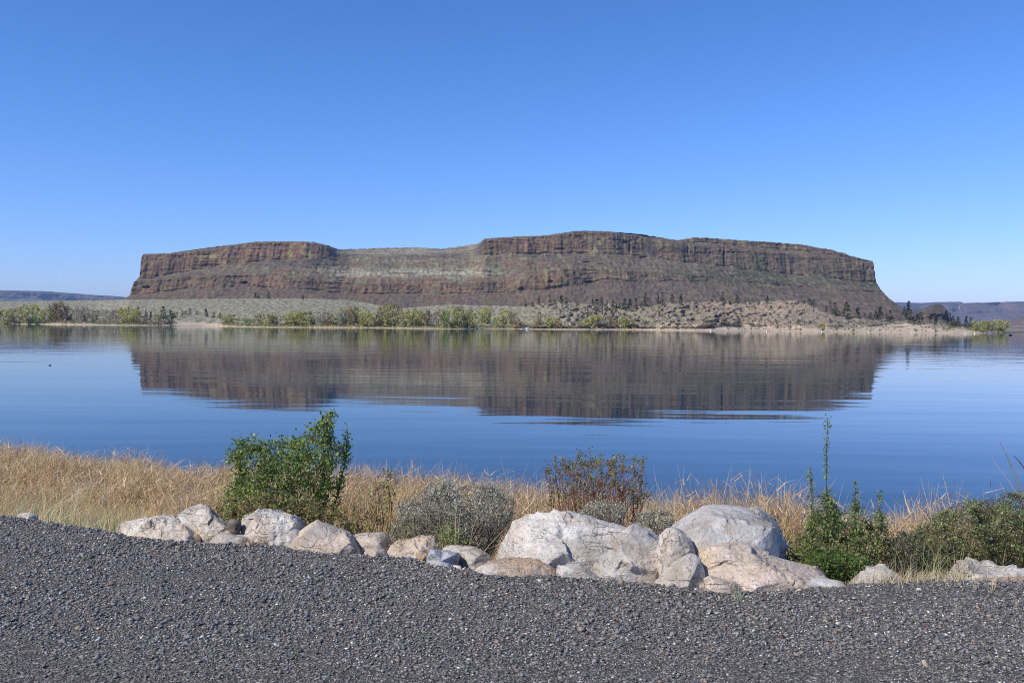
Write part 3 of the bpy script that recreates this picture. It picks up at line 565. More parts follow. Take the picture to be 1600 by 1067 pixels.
def boulder(name, outline, inner, off, depth, mat, label, group='granite boulders along the gravel edge', rough=0.02, levels=4, cat='boulder', sink=26, seedk=0, rnd=1, facet=0.75):
    """outline and inner are surveyed points; off = metres behind the gravel edge; inner third value = how far that point stands forward"""
    ol = np.array(outline, float); area = 0.5 * np.sum(ol[:, 0] * np.roll(ol[:, 1], -1) - np.roll(ol[:, 0], -1) * ol[:, 1])
    if area < 0: ol = ol[::-1]
    # densify outline
    d_ = []
    for i in range(len(ol)):
        a, b = ol[i], ol[(i + 1) % len(ol)]; k = max(1, int(np.hypot(*(b - a)) / 22))
        for j in range(k): d_.append(a + (b - a) * j / k)
    ol = np.array(d_); no = len(ol)
    cx = ol[:, 0].mean(); base = ol[:, 1].max()
    gy = np.interp(cx, EP[:, 0], EP[:, 1]); Yb = on_z(np.array([cx]), np.array([gy]), 0.0)[0, 1] + off + 1.17 * max(h_[2] for h_ in inner)
    tg = np.roll(ol, -1, 0) - np.roll(ol, 1, 0); ny = -tg[:, 0] / (np.linalg.norm(tg, axis=1) + 1e-9)
    cen_ = ol.mean(0); sgn = np.sign(np.sum(((ol - cen_) * np.stack([tg[:, 1], -tg[:, 0]], 1)).sum(1))); ny = ny * sgn
    rel = (ol[:, 1] - ol[:, 1].min()) / (np.ptp(ol[:, 1]) + 1e-6); low = np.maximum(sstep(0.62, 1.0, rel), sstep(0.2, 0.7, ny) * (rel > .35)); olb = ol.copy(); olb[:, 1] += low * sink
    ii = np.array([(a, b) for a, b, _ in inner], float).reshape(-1, 2); hh = np.array([h for *_, h in inner], float) * 1.3
    pts = np.concatenate([olb, ii]); H = np.concatenate([low * 1.0 * hh.max(), hh])
    co = [Vector(p) for p in pts]
    res = delaunay_2d_cdt(co, [], [list(range(no))], 1, 1e-4)
    vo, fo, ov = res[0], res[2], res[3]
    Pn = np.array([tuple(p) for p in vo]); Hn = np.array([H[o_[0]] if o_ else 0 for o_ in ov])
    front = P(Pn[:, 0], Pn[:, 1], Yb - Hn); tri = np.array([t for t in fo if len(t) == 3])
    # back: shrunken rings, same outline order
    src = {o_[0]: k for k, o_ in enumerate(ov) if o_}
    ring0 = np.array([src[k] for k in range(no)])
    cen = front[ring0].mean(0); vs = [front]; rings = [ring0]; o_ = len(front)
    for sc, dd in ((0.96, 0.3), (0.84, 0.72), (0.5, 0.97)):
        fr_ = front[ring0]; k_ = ((Yb + depth * dd) / fr_[:, 1])[:, None]; r_ = np.array([0, 0, EYE]) + (fr_ - np.array([0, 0, EYE])) * k_      # the back never stands out past the face
        rc = r_.mean(0); r_ = rc + (r_ - rc) * np.array([sc, 1, sc]); vs.append(r_); rings.append(np.arange(no) + o_); o_ += no
    ap = rc.copy(); ap[1] = Yb + depth; vs.append(ap[None]); apex = o_
    fr = [tri]
    for a, b in zip(rings[:-1], rings[1:]):
        a2, b2 = np.roll(a, -1), np.roll(b, -1); fr += [np.stack([a, b, b2], 1), np.stack([a, b2, a2], 1)]
    fr.append(np.stack([rings[-1], np.full(no, apex), np.roll(rings[-1], -1)], 1))
    v = np.concatenate(vs); f = np.concatenate(fr)
    vol = np.einsum('ij,ij->i', v[f[:, 0]], np.cross(v[f[:, 1]], v[f[:, 2]])).sum()
    v, f = subdivide(v, f); v = smooth(v, f, rnd, 0.04 if rnd == 1 else 0.4)
    for k in range(levels - 1):
        v, f = subdivide(v, f); v = smooth(v, f, 1, 0.10 if k else 0.0)
        if k == 0 and facet:      # broken faces: patches of the surface are drawn towards planes
            nn = vnormals(v, f); ext = np.ptp(v[:, 0]); K_ = int(np.clip(ext / 0.11, 7, 26)); rr_ = np.random.default_rng(seedk + 100); sd = [int(rr_.integers(len(v)))]
            vw = v + 0.03 * np.stack([noise3(v / .12 + 5 + q_) for q_ in range(3)], 1); dm = ((vw - vw[sd[0]]) ** 2).sum(1)
            for _ in range(K_ * 2): j_ = int((dm * rr_.uniform(.5, 1, len(v))).argmax()); sd.append(j_); dm = np.minimum(dm, ((vw - vw[j_]) ** 2).sum(1))
            cell = ((vw[:, None] - vw[sd][None]) ** 2).sum(-1).argmin(1)
            for q_ in range(len(sd)):
                m_ = cell == q_
                if m_.sum() > 5:
                    pm = v[m_].mean(0); pn = nn[m_].sum(0); pn /= np.linalg.norm(pn) + 1e-9; v[m_] -= (facet if ext > .5 else facet * .45) * ((v[m_] - pm) @ pn)[:, None] * pn
        nn = vnormals(v, f); sz = (0.22, 0.09, 0.035)[min(k, 2)]
        qq = v @ FOL / sz + seedk * 7.7; cr = np.clip(1 - 7 * np.abs(noise3(qq)), 0, 1) ** 1.5 * (noise3(qq * .4 + 5) > -.1)
        v = v + nn * (rough * (0.9, 0.55, 0.35)[min(k, 2)] * (0.38 * fbm(qq * 0.9 + 3, 2) - 0.9 * cr))[:, None] * (1 if vol > 0 else -1)
    org = v.mean(0); org[2] = v[:, 2].min()
    o = mesh(name, v - org, f if vol > 0 else f[:, ::-1], mat); o.location = org
    sm = np.ones(len(o.data.polygons), bool); o.data.polygons.foreach_set('use_smooth', sm)
    return tag(o, label, cat, group)
B = [
 ([(24,808),(33,801),(46,799),(56,804),(62,814),(50,818),(28,814)], [(44,806,.08)], .10, .2, 'white', 'small pale rock alone at the gravel edge in front of the dry grass, far left', .006),
 ([(180,828),(200,812),(225,806),(245,808),(270,803),(283,806),(297,813),(310,828),(320,842),(321,852),(310,858),(250,854),(210,850),(185,842)], [(240,826,.20),(284,822,.20),(299,846,.30),(222,815,.06),(262,846,.32),(200,834,.1),(268,812,.05)], .10, .55, 'lichen', 'rounded tan and grey boulder with a rough brown lower side, leftmost big one', .022),
 ([(172,838),(178,831),(186,829),(194,834),(198,846),(174,844)], [(184,837,.06)], .02, .12, 'brown', 'small brownish grey rock at the left foot of the rounded tan boulder', .006),
 ([(276,806),(288,795),(296,790),(316,792),(335,803),(353,813),(368,826),(372,842),(330,862),(318,845),(305,820)], [(300,798,.03),(322,806,.10),(350,823,.20),(335,838,.18),(312,815,.05),(325,822,.16)], .32, .5, 'gneiss', 'pale pointed slab leaning behind the rounded tan boulder, left of the round brown stone', .012),
 ([(315,853),(330,840),(345,829),(362,829),(378,833),(410,847),(406,856),(370,853),(318,857)], [(345,838,.14),(372,842,.16),(345,849,.18)], .0, .3, 'white', 'low pinkish white slab under the round brown stone', .010),
 ([(376,812),(384,806),(393,800),(400,795),(410,794),(426,794),(434,800),(442,803),(460,803),(473,807),(478,810),(477,820),(470,832),(453,846),(438,852),(420,848),(400,842),(384,830)], [(395,812,.16),(415,802,.08),(432,822,.26),(418,835,.27),(445,812,.12),(462,815,.14),(402,826,.19),(446,836,.22),(425,843,.27)], .16, .5, 'white', 'knobbly white boulder in front of the big green bush', .020),
 ([(446,850),(456,838),(468,823),(480,818),(500,815),(520,818),(535,826),(552,840),(567,851),(570,858),(566,867),(540,868),(500,867),(463,864)], [(480,832,.15),(505,824,.10),(510,842,.26),(545,848,.22),(480,852,.24),(530,858,.28),(562,856,.12)], .10, .5, 'tan', 'broad pinkish tan boulder with a shaded notch at its right end, beside the knobbly one', .016),
 ([(548,842),(560,836),(575,832),(597,829),(607,835),(613,846),(604,858),(580,866),(556,860)], [(585,838,.08),(592,850,.14),(568,846,.12)], .42, .35, 'lichen', 'grey tan rock set back behind the broad tan boulder', .012),
 ([(545,842),(556,834),(566,832),(578,831),(570,842),(555,850)], [(563,838,.05)], .70, .25, 'grey', 'thin dark grey rock tucked behind the broad tan boulder, under the twigs', .006),
 ([(568,862),(572,857),(590,855),(603,858),(608,867),(600,873),(572,868)], [(588,863,.09)], -.04, .2, 'tan', 'small tan rock wedged low beside the right end of the broad tan boulder', .006),
 ([(600,860),(608,852),(618,845),(634,843),(648,841),(658,836),(670,833),(680,836),(688,846),(692,854),(684,864),(664,868),(640,868),(612,866)], [(622,850,.10),(645,849,.14),(667,844,.05),(655,860,.20),(630,862,.18),(678,852,.08)], .26, .4, 'tan', 'tan boulder with a cracked right shoulder behind the blue grey block', .016),
 ([(604,872),(615,868),(628,866),(650,867),(660,874),(664,886),(658,891),(636,884),(606,876)], [(630,871,.06),(650,878,.10)], .02, .2, 'white', 'low pale slab at the left foot of the blue grey block', .008),
 ([(650,866),(658,864),(668,863),(674,872),(666,886),(656,878)], [(662,870,.05)], -.02, .15, 'brown', 'little brown rock squeezed between the pale slab and the blue grey block', .004),
 ([(660,890),(664,876),(672,857),(690,859),(716,862),(720,868),(716,880),(715,892),(690,893)], [(675,861,.11),(668,889,.14),(709,866,.11),(709,890,.14),(690,876,.125)], -.07, .3, 'bluegrey', 'smooth blue grey granite block with a flat square face', .0025),
 ([(690,856),(696,851),(706,850),(722,853),(740,853),(752,857),(763,864),(771,874),(765,884),(745,892),(722,894),(712,880)], [(705,858,.05),(726,862,.14),(745,868,.16),(735,882,.20),(758,876,.1),(722,886,.1)], .20, .4, 'lichen', 'mottled pale boulder with moss spots right behind the blue grey block', .014),
 ([(732,892),(745,886),(760,880),(785,874),(806,870),(826,871),(842,878),(866,880),(874,886),(872,897),(840,904),(800,905),(750,898)], [(800,876,.06),(835,884,.10),(820,897,.20),(780,882,.09),(860,890,.1)], -.13, .5, 'brown', 'long low rusty brown rock in front of the big pale boulder', .014),
 ([(735,893),(745,884),(768,879),(790,880),(806,881),(815,889),(822,902),(806,906),(770,899),(740,897)], [(772,884,.05),(800,890,.09),(770,892,.08)], -.09, .2, 'white', 'low white rock in front of the rusty brown rock', .007),
 ([(773,872),(776,860),(783,844),(792,830),(802,820),(820,808),(836,800),(850,797),(868,796),(885,801),(897,804),(915,802),(925,805),(933,812),(943,813),(953,817),(965,819),(978,822),(1005,826),(1025,826),(1038,831),(1040,850),(1044,872),(1058,900),(1060,917),(1020,915),(980,911),(940,906),(905,900),(870,893),(830,885),(790,880)],
  [(788,850,.04),(806,832,.14),(822,812,.16),(850,806,.14),(880,812,.22),(830,845,.36),(806,868,.30),(850,872,.46),(874,862,.44),(880,836,.32),(912,815,.22),(893,826,.36),(886,862,.44),(918,850,.40),(912,876,.42),(934,874,.40),(938,846,.38),(950,860,.34),(922,890,.38),(934,886,.38),(962,850,.42),(950,880,.44),(930,896,.48),(985,840,.40),(1010,842,.42),(990,880,.56),(960,902,.56),(1028,850,.40),(1020,888,.52),(1036,880,.40),(1040,905,.42),(900,892,.42)], .10, 1.0, 'gneiss', 'biggest boulder of all, broad and whitish with slanting grooves, beside the tall grey one', .018),
 ([(868,893),(870,879),(878,882),(905,881),(918,886),(930,897),(962,905),(975,913),(930,909),(890,901)], [(885,886,.08),(910,891,.10),(930,902,.10)], -.08, .2, 'white', 'low white tongue of rock at the front foot of the biggest boulder', .008),
 ([(1040,828),(1048,816),(1060,809),(1074,801),(1085,797),(1120,794),(1140,789),(1160,787),(1168,789),(1184,798),(1203,808),(1215,816),(1226,830),(1229,848),(1231,862),(1238,872),(1235,884),(1200,886),(1100,880),(1066,884),(1045,866)],
  [(1062,826,.14),(1090,806,.10),(1125,806,.14),(1160,797,.12),(1100,840,.38),(1140,850,.48),(1180,852,.44),(1150,822,.30),(1190,824,.30),(1204,831,.28),(1216,836,.10),(1222,860,.06),(1200,868,.28),(1212,872,.14),(1070,860,.30)], .42, .9, 'grey', 'tall smooth grey boulder with a dark shaded right face, rising behind the others', .012),
 ([(1030,836),(1040,824),(1052,821),(1066,828),(1078,842),(1088,860),(1090,890),(1060,910),(1036,908),(1024,880),(1028,850)], [(1046,834,.07),(1060,842,.09),(1050,868,.13),(1064,880,.14),(1078,858,.08),(1040,888,.12)], .16, .4, 'lichen', 'weathered rock with a dark crumbly patch, wedged between the biggest and the grey boulder', .024),
 ([(1006,918),(1024,904),(1046,886),(1064,870),(1078,861),(1088,866),(1097,876),(1103,892),(1102,912),(1098,923),(1060,920)], [(1076,872,.06),(1050,900,.12),(1090,884,.09),(1080,906,.15)], -.04, .4, 'white', 'pale triangular boulder pointing up in front of the upright crumbly rock', .012),
 ([(1074,880),(1088,860),(1102,850),(1118,843),(1132,838),(1145,838),(1156,844),(1176,856),(1196,864),(1212,870),(1236,876),(1252,877),(1275,884),(1292,892),(1306,902),(1308,912),(1280,918),(1250,926),(1200,929),(1160,928),(1110,922),(1084,908)],
  [(1110,858,.10),(1140,848,.10),(1112,880,.22),(1096,888,.18),(1140,868,.26),(1172,872,.26),(1128,893,.20),(1150,898,.32),(1190,888,.34),(1185,912,.42),(1222,884,.20),(1240,892,.28),(1248,908,.32),(1272,896,.14),(1285,905,.14),(1230,914,.36)], 0.0, .7, 'tan', 'large tan boulder with white streaks, low and long in front of the tall grey one', .014),
 ([(1098,903),(1108,896),(1122,903),(1140,906),(1160,914),(1185,927),(1150,930),(1118,926),(1100,918)], [(1115,908,.07),(1140,915,.08)], -.10, .25, 'tan', 'low weathered rock at the left foot of the large tan boulder', .014),
 ([(1196,926),(1215,918),(1240,911),(1270,907),(1296,905),(1310,902),(1318,906),(1322,914),(1300,920),(1260,926),(1215,930)], [(1260,914,.07),(1300,910,.05)], -.05, .3, 'grey', 'flat pale slab lying along the gravel right of the large tan boulder', .006),
 ([(1321,913),(1332,901),(1345,893),(1352,887),(1368,888),(1378,880),(1384,881),(1396,894),(1412,911),(1414,918),(1390,920),(1340,919)], [(1364,896,.10),(1376,888,.13),(1366,910,.27),(1345,904,.12),(1394,904,.12)], .04, .35, 'gneiss', 'pale angular rock with a sharp peak at the foot of the bright green bush', .006),
 ([(1486,902),(1486,882),(1489,876),(1497,873),(1508,873),(1522,877),(1538,880),(1560,884),(1590,887),(1625,890),(1660,897),(1664,915),(1610,916),(1560,912),(1520,910),(1492,908)], [(1496,882,.08),(1520,888,.18),(1560,893,.20),(1600,898,.22),(1520,902,.22),(1630,903,.2)], .14, .5, 'white', 'long whitish boulder at the far right in front of the dark bush', .022),
 ([(1520,904),(1540,899),(1556,902),(1580,900),(1610,905),(1640,908),(1640,918),(1580,917),(1530,914)], [(1556,906,.05),(1600,910,.05)], -.06, .2, 'brown', 'crumbly brown rock strip under the long whitish boulder at the far right', .014),
 ([(268,853),(275,848),(290,850),(306,853),(309,860),(285,862)], [(288,855,.03)], -.05, .08, 'grey', 'thin pale flake of rock at the gravel edge below the rounded tan boulder', .004),
]
for k, (ol, inn, off, dep, m, lab, rg) in enumerate(B):
    big = (max(p[0] for p in ol) - min(p[0] for p in ol)) > 90
    boulder('rock' if not big else 'boulder', ol, inn, off, dep, RM[m], lab, rough=rg, levels=4 if big else 3, seedk=k, cat='boulder' if big else 'rock', rnd=1)
boulder('round_stone', [(354,816),(357,812),(364,810),(372,811),(378,815),(378,824),(374,832),(366,835),(358,830),(354,823)], [(362,817,.05),(372,818,.05),(366,828,.06)], .12, .10, RM['dark'],
        'round dark brown stone perched on the pale slab beside the knobbly white boulder', None, rough=.004, levels=3, cat='stone', sink=2, seedk=50, rnd=2, facet=0.3)
# single larger stones lying on the gravel
for k, (px, py, r_, c_, lab) in enumerate([
 (1446, 1044, .026, (0.42, 0.35, 0.25), 'smooth tan pebble on the gravel near the lower right corner of the lot'),
 (1222, 956, .013, (0.22, 0.20, 0.18), 'flat grey stone on the gravel just below the large tan boulder'),
 (1315, 943, .013, (0.55, 0.52, 0.47), 'white pebble on the gravel below the pale angular rock'),
 (1505, 998, .015, (0.30, 0.30, 0.30), 'light grey flat pebble on the gravel below the long whitish boulder'),
 (174, 914, .018, (0.23, 0.13, 0.08), 'rusty brown pebble on the gravel below the rounded tan boulder'),
 (226, 937, .012, (0.66, 0.64, 0.60), 'bright white pebble on the gravel in the left half, near the rusty brown one'),
 (256, 910, .024, (0.07, 0.072, 0.078), 'larger dark grey stone standing proud of the gravel in the left half'),
 (1223, 955 + 42, .016, (0.05, 0.05, 0.055), 'large charcoal stone on the gravel below the flat pale slab'),
 (153, 986, .013, (0.50, 0.33, 0.25), 'salmon pink pebble on the gravel near the left edge of the lot'),
 (1300, 966, .014, (0.34, 0.30, 0.24), 'tan flat pebble on the gravel under the bright green bush side')]):
    p = on_z(np.array([float(px)]), np.array([float(py)]), 0.0)[0]; zz = float(ground_z(p[:1], p[1:2])[0])
    v, f, _ = stones(np.zeros((1, 3)), np.array([r_]), np.zeros((1, 3)), flat=(0.4, 0.55), hi=True); v, f = subdivide(v, f); v = smooth(v, f, 1, .4)
    o = mesh('pebble', v, f, plain('pebble_colour', c_, 0.7), smooth=True); o.location = (p[0], p[1], zz + r_ * 0.5 + .004)
    tag(o, lab, 'pebble', 'single larger pebbles on the gravel')

# rubble, chips and half buried small rocks along the edge of the gravel
N = 2600; x = rng.uniform(-5, 5, N); t = rng.normal(0.10, .12, N); y = E(x) + t; k = clump_ = fbm(np.stack([x / .5, y / .5, x * 0], -1), 2) > -.15; x, y = x[k], y[k]; n_ = len(x)
r = np.exp(rng.normal(np.log(.011), .5, n_)).clip(.005, .034) * (x > -3.3) + .005; kc = np.array([(0.42, 0.36, 0.29), (0.50, 0.46, 0.40), (0.16, 0.14, 0.12), (0.10, 0.10, 0.105), (0.30, 0.22, 0.15)])[rng.integers(0, 5, n_)] * rng.uniform(.7, 1.2, (n_, 1))
v, f, cc = stones(np.stack([x, y, ground_z(x, y) + r * .05], -1), r, kc, flat=(.35, .8), hi=False)
tag(mesh('rubble', v, f, vcmat('rubble_stone', scale=60.0, amp=.3, bump=.003), col=cc), kind='stuff')

# ------------------------------------------------------------------ dry reeds and grasses
def blades(x, y, z, h, w, lean, curl, col, tipcol, K=3, dirx=0.25):
    n_ = len(x); t = np.linspace(0, 1, K + 1)[None]; az = rng.uniform(0, 2 * np.pi, n_)
    dx, dy = np.cos(az) + dirx, np.sin(az)
    off = lean[:, None] * t + curl[:, None] * t ** 3
    px = x[:, None] + dx[:, None] * off * h[:, None]; py = y[:, None] + dy[:, None] * off * h[:, None]
    pz = z[:, None] + h[:, None] * (t - 0.35 * (off ** 2))
    fa = rng.uniform(-0.9, 0.9, n_); wx, wy = np.cos(fa), np.sin(fa); ww = w[:, None] * (1 - t * 0.85) * .5
    a = np.stack([px - wx[:, None] * ww, py - wy[:, None] * ww, pz], -1); b = np.stack([px + wx[:, None] * ww, py + wy[:, None] * ww, pz], -1)
    v = np.stack([a, b], 2).reshape(-1, 3)
    i = (np.arange(n_) * (K + 1) * 2)[:, None] + (np.arange(K) * 2)[None]
    f = np.stack([i, i + 1, i + 3, i + 2], -1).reshape(-1, 4)
    tt = np.repeat(t[..., None], n_, 0) if False else np.broadcast_to(t[..., None], (n_, K + 1, 1))
    c = col[:, None] * (1 - tt) + tipcol[:, None] * tt
    return v, f, np.repeat(c.reshape(-1, 3), 2, 0)
gm = leafmat('dry_blades', 0.4, 0.7, 0.15)
def pick(cols, n_, s=0.25):
    cols = np.array(cols) * np.array([1.38, 1.37, 1.26]); c = cols[rng.integers(0, len(cols), n_)]; return c * rng.uniform(1 - s, 1 + s, (n_, 1))
def clumpy(x, y, sc, seed): return fbm(np.stack([x / sc, y / sc, x * 0 + seed], -1), 3)
# reeds in the shallows and on the wet foot of the bank
N = 52000
x = rng.uniform(-17, 13, N * 2); s = rng.random(N * 2); y = Sh(x) + 0.9 - s ** 1.15 * (4.6 + 1.2 * (x < -3))
keep = clumpy(x, y, 0.8, 1) + 0.18 > rng.uniform(-.45, .4, N * 2); keep &= rng.random(N * 2) < np.interp(x, [-17, -3, 2, 5, 13], [1, .9, .6, .65, .7]); x, y, s = x[keep][:N], y[keep][:N], s[keep][:N]
n_ = len(x); hv = clumpy(x, y, 1.6, 5)
h = np.clip(0.98 + 0.48 * hv + rng.normal(0, 0.17, n_), 0.3, 1.7) * np.interp(y - Sh(x), [-5, -1, 0.3, .9], [0.72, 1.0, 0.92, .65]) * np.interp(x, [-17, -7, -3], [.74, .76, 1.0])
c = pick([(0.56, 0.42, 0.22), (0.47, 0.33, 0.165), (0.64, 0.52, 0.31), (0.33, 0.22, 0.12), (0.62, 0.54, 0.38), (0.26, 0.18, 0.11)], n_)
cv = clumpy(x, y, 1.1, 15)[:, None]; c = np.clip(c * (1 + .55 * cv), .05, .8) * np.array([[1.0, 1.0, 1.0]]) ; c = mixc(c, c.mean(1, keepdims=True) * np.array([1.0, .93, .82]), np.clip(clumpy(x, y, .7, 25) * 1.6, 0, .8))
tip = c * 0.95 * np.array([1.0, 0.90, 0.82]) + np.array([[0.02, 0.01, 0.01]])
v1 = blades(x, y, np.maximum(ground_z(x, y), WATER_Z - .3) - .02, h, rng.uniform(.009, .021, n_), rng.uniform(0.02, 0.45, n_), rng.uniform(-.1, .5, n_), c * .85, tip)
# broken, bent leaves lying through the stand
m = rng.integers(0, n_, 30000); xm, ym = x[m] + rng.normal(0, .05, len(m)), y[m]
zb = np.maximum(ground_z(xm, ym), WATER_Z) + rng.uniform(0.2, 0.95, len(m)) * h[m]
v2 = blades(xm, ym, zb, rng.uniform(.08, .34, len(m)), rng.uniform(.010, .026, len(m)), rng.uniform(.6, 2.2, len(m)), rng.uniform(-.5, 1.5, len(m)), pick([(0.58, 0.44, 0.28), (0.48, 0.33, 0.19), (0.64, 0.53, 0.38)], len(m)), pick([(0.5, 0.36, 0.22)], len(m)), K=2)
tag(mesh('dry_reeds', *join([v1, v2])[:2], gm, col=join([v1, v2])[2]), kind='stuff')
# thin dead stems standing out in the water beyond the reeds
N = 900; x = rng.uniform(-16, 13, N); y = Sh(x) + rng.uniform(.4, 2.6, N) ** 1.1; keep = clumpy(x, y, 1.2, 9) > -.15; x, y = x[keep], y[keep]; n_ = len(x)
v1 = blades(x, y, np.full(n_, WATER_Z - .2), rng.uniform(.35, 1.0, n_), np.full(n_, .008), rng.uniform(0, .25, n_), rng.uniform(-.2, .5, n_), pick([(0.16, 0.11, 0.08), (0.30, 0.22, 0.15)], n_), pick([(0.2, 0.14, 0.1), (0.4, 0.33, 0.25)], n_))
N = 420; x = np.concatenate([rng.uniform(-2.6, 0.6, 150), rng.uniform(1.5, 12, 270)]); y = Sh(x) + rng.uniform(-1.0, .5, N)
v2 = blades(x, y, np.full(N, WATER_Z - .1), rng.uniform(1.15, 1.6, N), np.full(N, .011), rng.uniform(0, .3, N), rng.uniform(.1, .7, N), pick([(0.45, 0.36, 0.27), (0.5, 0.4, 0.3)], N), pick([(0.55, 0.47, 0.38), (0.42, 0.3, 0.24)], N), K=6)
j = join([v1, v2]); tag(mesh('dead_water_stems', j[0], j[1], gm, col=j[2]), kind='stuff')
# finer dry grass on the upper bank
N = 46000
x = rng.uniform(-9.5, 9, N * 2); s = rng.random(N * 2); y = E(x) + .12 + s ** 0.8 * (Sh(x) - E(x) - 3.0)
keep = clumpy(x, y, 0.5, 2) + 0.22 > rng.uniform(-.5, .4, N * 2); keep &= (x < -2.3) | (y > E(x) + 1.1); x, y = x[keep][:N], y[keep][:N]; n_ = len(x)
pale_ = sstep(-2.0, -4.0, x) * (1 - sstep(2.0, 3.6, y - E(x)))
h = np.clip(0.42 + 0.12 * clumpy(x, y, 1, 3) + rng.normal(0, .09, n_), .12, .8) * (1 + 0.35 * pale_) * np.interp(y - E(x), [0, .5, 1.2], [.35, .8, 1])
ca = pick([(0.46, 0.33, 0.19), (0.54, 0.41, 0.25), (0.38, 0.26, 0.15)], n_); cb = pick([(0.46, 0.42, 0.24), (0.55, 0.50, 0.32), (0.36, 0.36, 0.18), (0.60, 0.54, 0.38)], n_)
c = mixc(ca, cb, (pale_ > rng.random(n_) * 0.9).astype(float)); c = c * (1 + .5 * clumpy(x, y, .6, 35))[:, None]; c = np.where((clumpy(x, y, .5, 45) > .32)[:, None] & (rng.random((n_, 1)) < .5), np.array([[.20, .25, .08]]), c)
v1 = blades(x, y, ground_z(x, y) - .02, h, rng.uniform(.0035, .0085, n_), rng.uniform(.02, .45, n_), rng.uniform(-.1, .6, n_), c * .85, c * 1.1)
m = rng.integers(0, n_, 14000)
v2 = blades(x[m], y[m], ground_z(x[m], y[m]) + rng.uniform(.1, .8, len(m)) * h[m], rng.uniform(.1, .25, len(m)), rng.uniform(.004, .009, len(m)), rng.uniform(.6, 2, len(m)), rng.uniform(-.5, 1, len(m)), c[m], c[m] * 1.1, K=2)
j = join([v1, v2]); tag(mesh('dry_grass', j[0], j[1], gm, col=j[2]), kind='stuff')
# single grass clumps among the rocks
def clump(px, py, off, n_, h, spread, cols, label, lean=.35, name='grass_clump', w=.004):
    X0 = float(np.interp(px, EP[:, 0], ep[:, 0])); Y0 = E(X0) + off; X0 = (px - 800) / FPX * Y0
    x = rng.normal(0, spread, n_); y = rng.normal(0, spread * .6, n_); z = ground_z(x + X0, y + Y0) - ground_z(np.array([X0]), np.array([Y0]))
    c = pick(cols, n_); v, f, cc = blades(x, y, z - .01, h * rng.uniform(.4, 1.1, n_), np.full(n_, w), rng.uniform(.02, lean, n_), rng.uniform(-.1, .6, n_), c * .9, c * 1.1, K=4)
    o = mesh(name, v, f, gm, col=cc); o.location = (X0, Y0, float(ground_z(np.array([X0]), np.array([Y0]))[0])); o['kind'] = 'stuff'
    return tag(o, label, 'grass clump', 'grass clumps among the rocks', None)
straw = [(0.52, 0.43, 0.28), (0.44, 0.34, 0.21), (0.6, 0.52, 0.38)]
clump(1385, 905, .05, 110, .17, .10, straw, 'small tuft of dry grass at the right foot of the pale angular rock')
clump(1462, 900, .20, 130, .34, .12, [(0.42, 0.38, 0.2), (0.5, 0.44, 0.28), (0.25, 0.28, 0.12)], 'tall straw and green grass clump between the pale angular rock and the long whitish boulder', .2)
clump(1440, 905, .02, 420, .10, .17, straw, 'low matted dry grass along the gravel left of the tall grass clump', .8)
clump(1498, 905, -.03, 60, .09, .05, straw, 'short dry grass tuft against the left end of the long whitish boulder')
clump(388, 850, -.02, 60, .09, .05, straw, 'tiny dry grass tuft on the gravel edge below the round brown stone')
clump(1552, 925, -.22, 8, .26, .02, straw, 'few thin pale stalks standing on the gravel at the far right', .15)
clump(1156, 940, -.18, 26, .11, .02, [(0.30, 0.33, 0.22), (0.4, 0.4, 0.3)], 'small grey green sprig growing in the gravel below the large tan boulder', .3)
clump(640, 870, .45, 90, .35, .12, straw, 'thin dry stalks among the sagebrush twigs behind the blue grey block', .25)
clump(715, 870, .55, 24, .75, .05, straw, 'few tall dry stalks in front of the big sagebrush', .25, w=.006)
clump(815, 880, .02, 60, .10, .10, straw, 'wisp of dry grass on the rusty brown rock', .5)

# ------------------------------------------------------------------ shrubs on the bank
lm = leafmat('leaf', 0.40, 0.5, 0.3)
bm_ = vcmat('bark', 0.85, 0.15, scale=40.0, amp=0.3)
def inside(poly, p):
    x, y = p[:, 0], p[:, 1]; r = np.zeros(len(p), bool); n_ = len(poly)
    for i in range(n_):
        x1, y1 = poly[i]; x2, y2 = poly[(i + 1) % n_]
        c_ = ((y1 > y) != (y2 > y)) & (x < (x2 - x1) * (y - y1) / (y2 - y1 + 1e-9) + x1); r ^= c_
    return r
def in_outline(poly, n_, Y, thick):
    """points filling a volume whose height and width are the outline's, rounded off in depth"""
    a = np.array(poly, float); lo, hi = a.min(0), a.max(0); out = []
    tot = 0
    while tot < n_:
        p = rng.uniform(lo, hi, (n_ * 2, 2)); p = p[inside(a, p)]; out.append(p); tot += len(p)
    p = np.concatenate(out)[:n_]
    dist = np.full(n_, 1e9)
    for i in range(len(a)):
        s, e = a[i], a[(i + 1) % len(a)]; d = e - s; t = np.clip(((p - s) @ d) / (d @ d), 0, 1); dist = np.minimum(dist, np.linalg.norm(p - s - t[:, None] * d, axis=1))
    r = np.sqrt(np.clip(dist / (dist.max() * 0.6), 0, 1)); u = rng.uniform(-1, 1, n_); u = np.sign(u) * np.abs(u) ** 0.6
    jit = 9 * fbm(np.stack([p[:, 0] / 17, p[:, 1] / 17, u * 2], -1), 3); jit2 = 7 * fbm(np.stack([p[:, 0] / 15 + 9, p[:, 1] / 15, u * 2], -1), 3)
    return P(p[:, 0] + jit, p[:, 1] + jit2, Y + thick * r * u * 0.5)
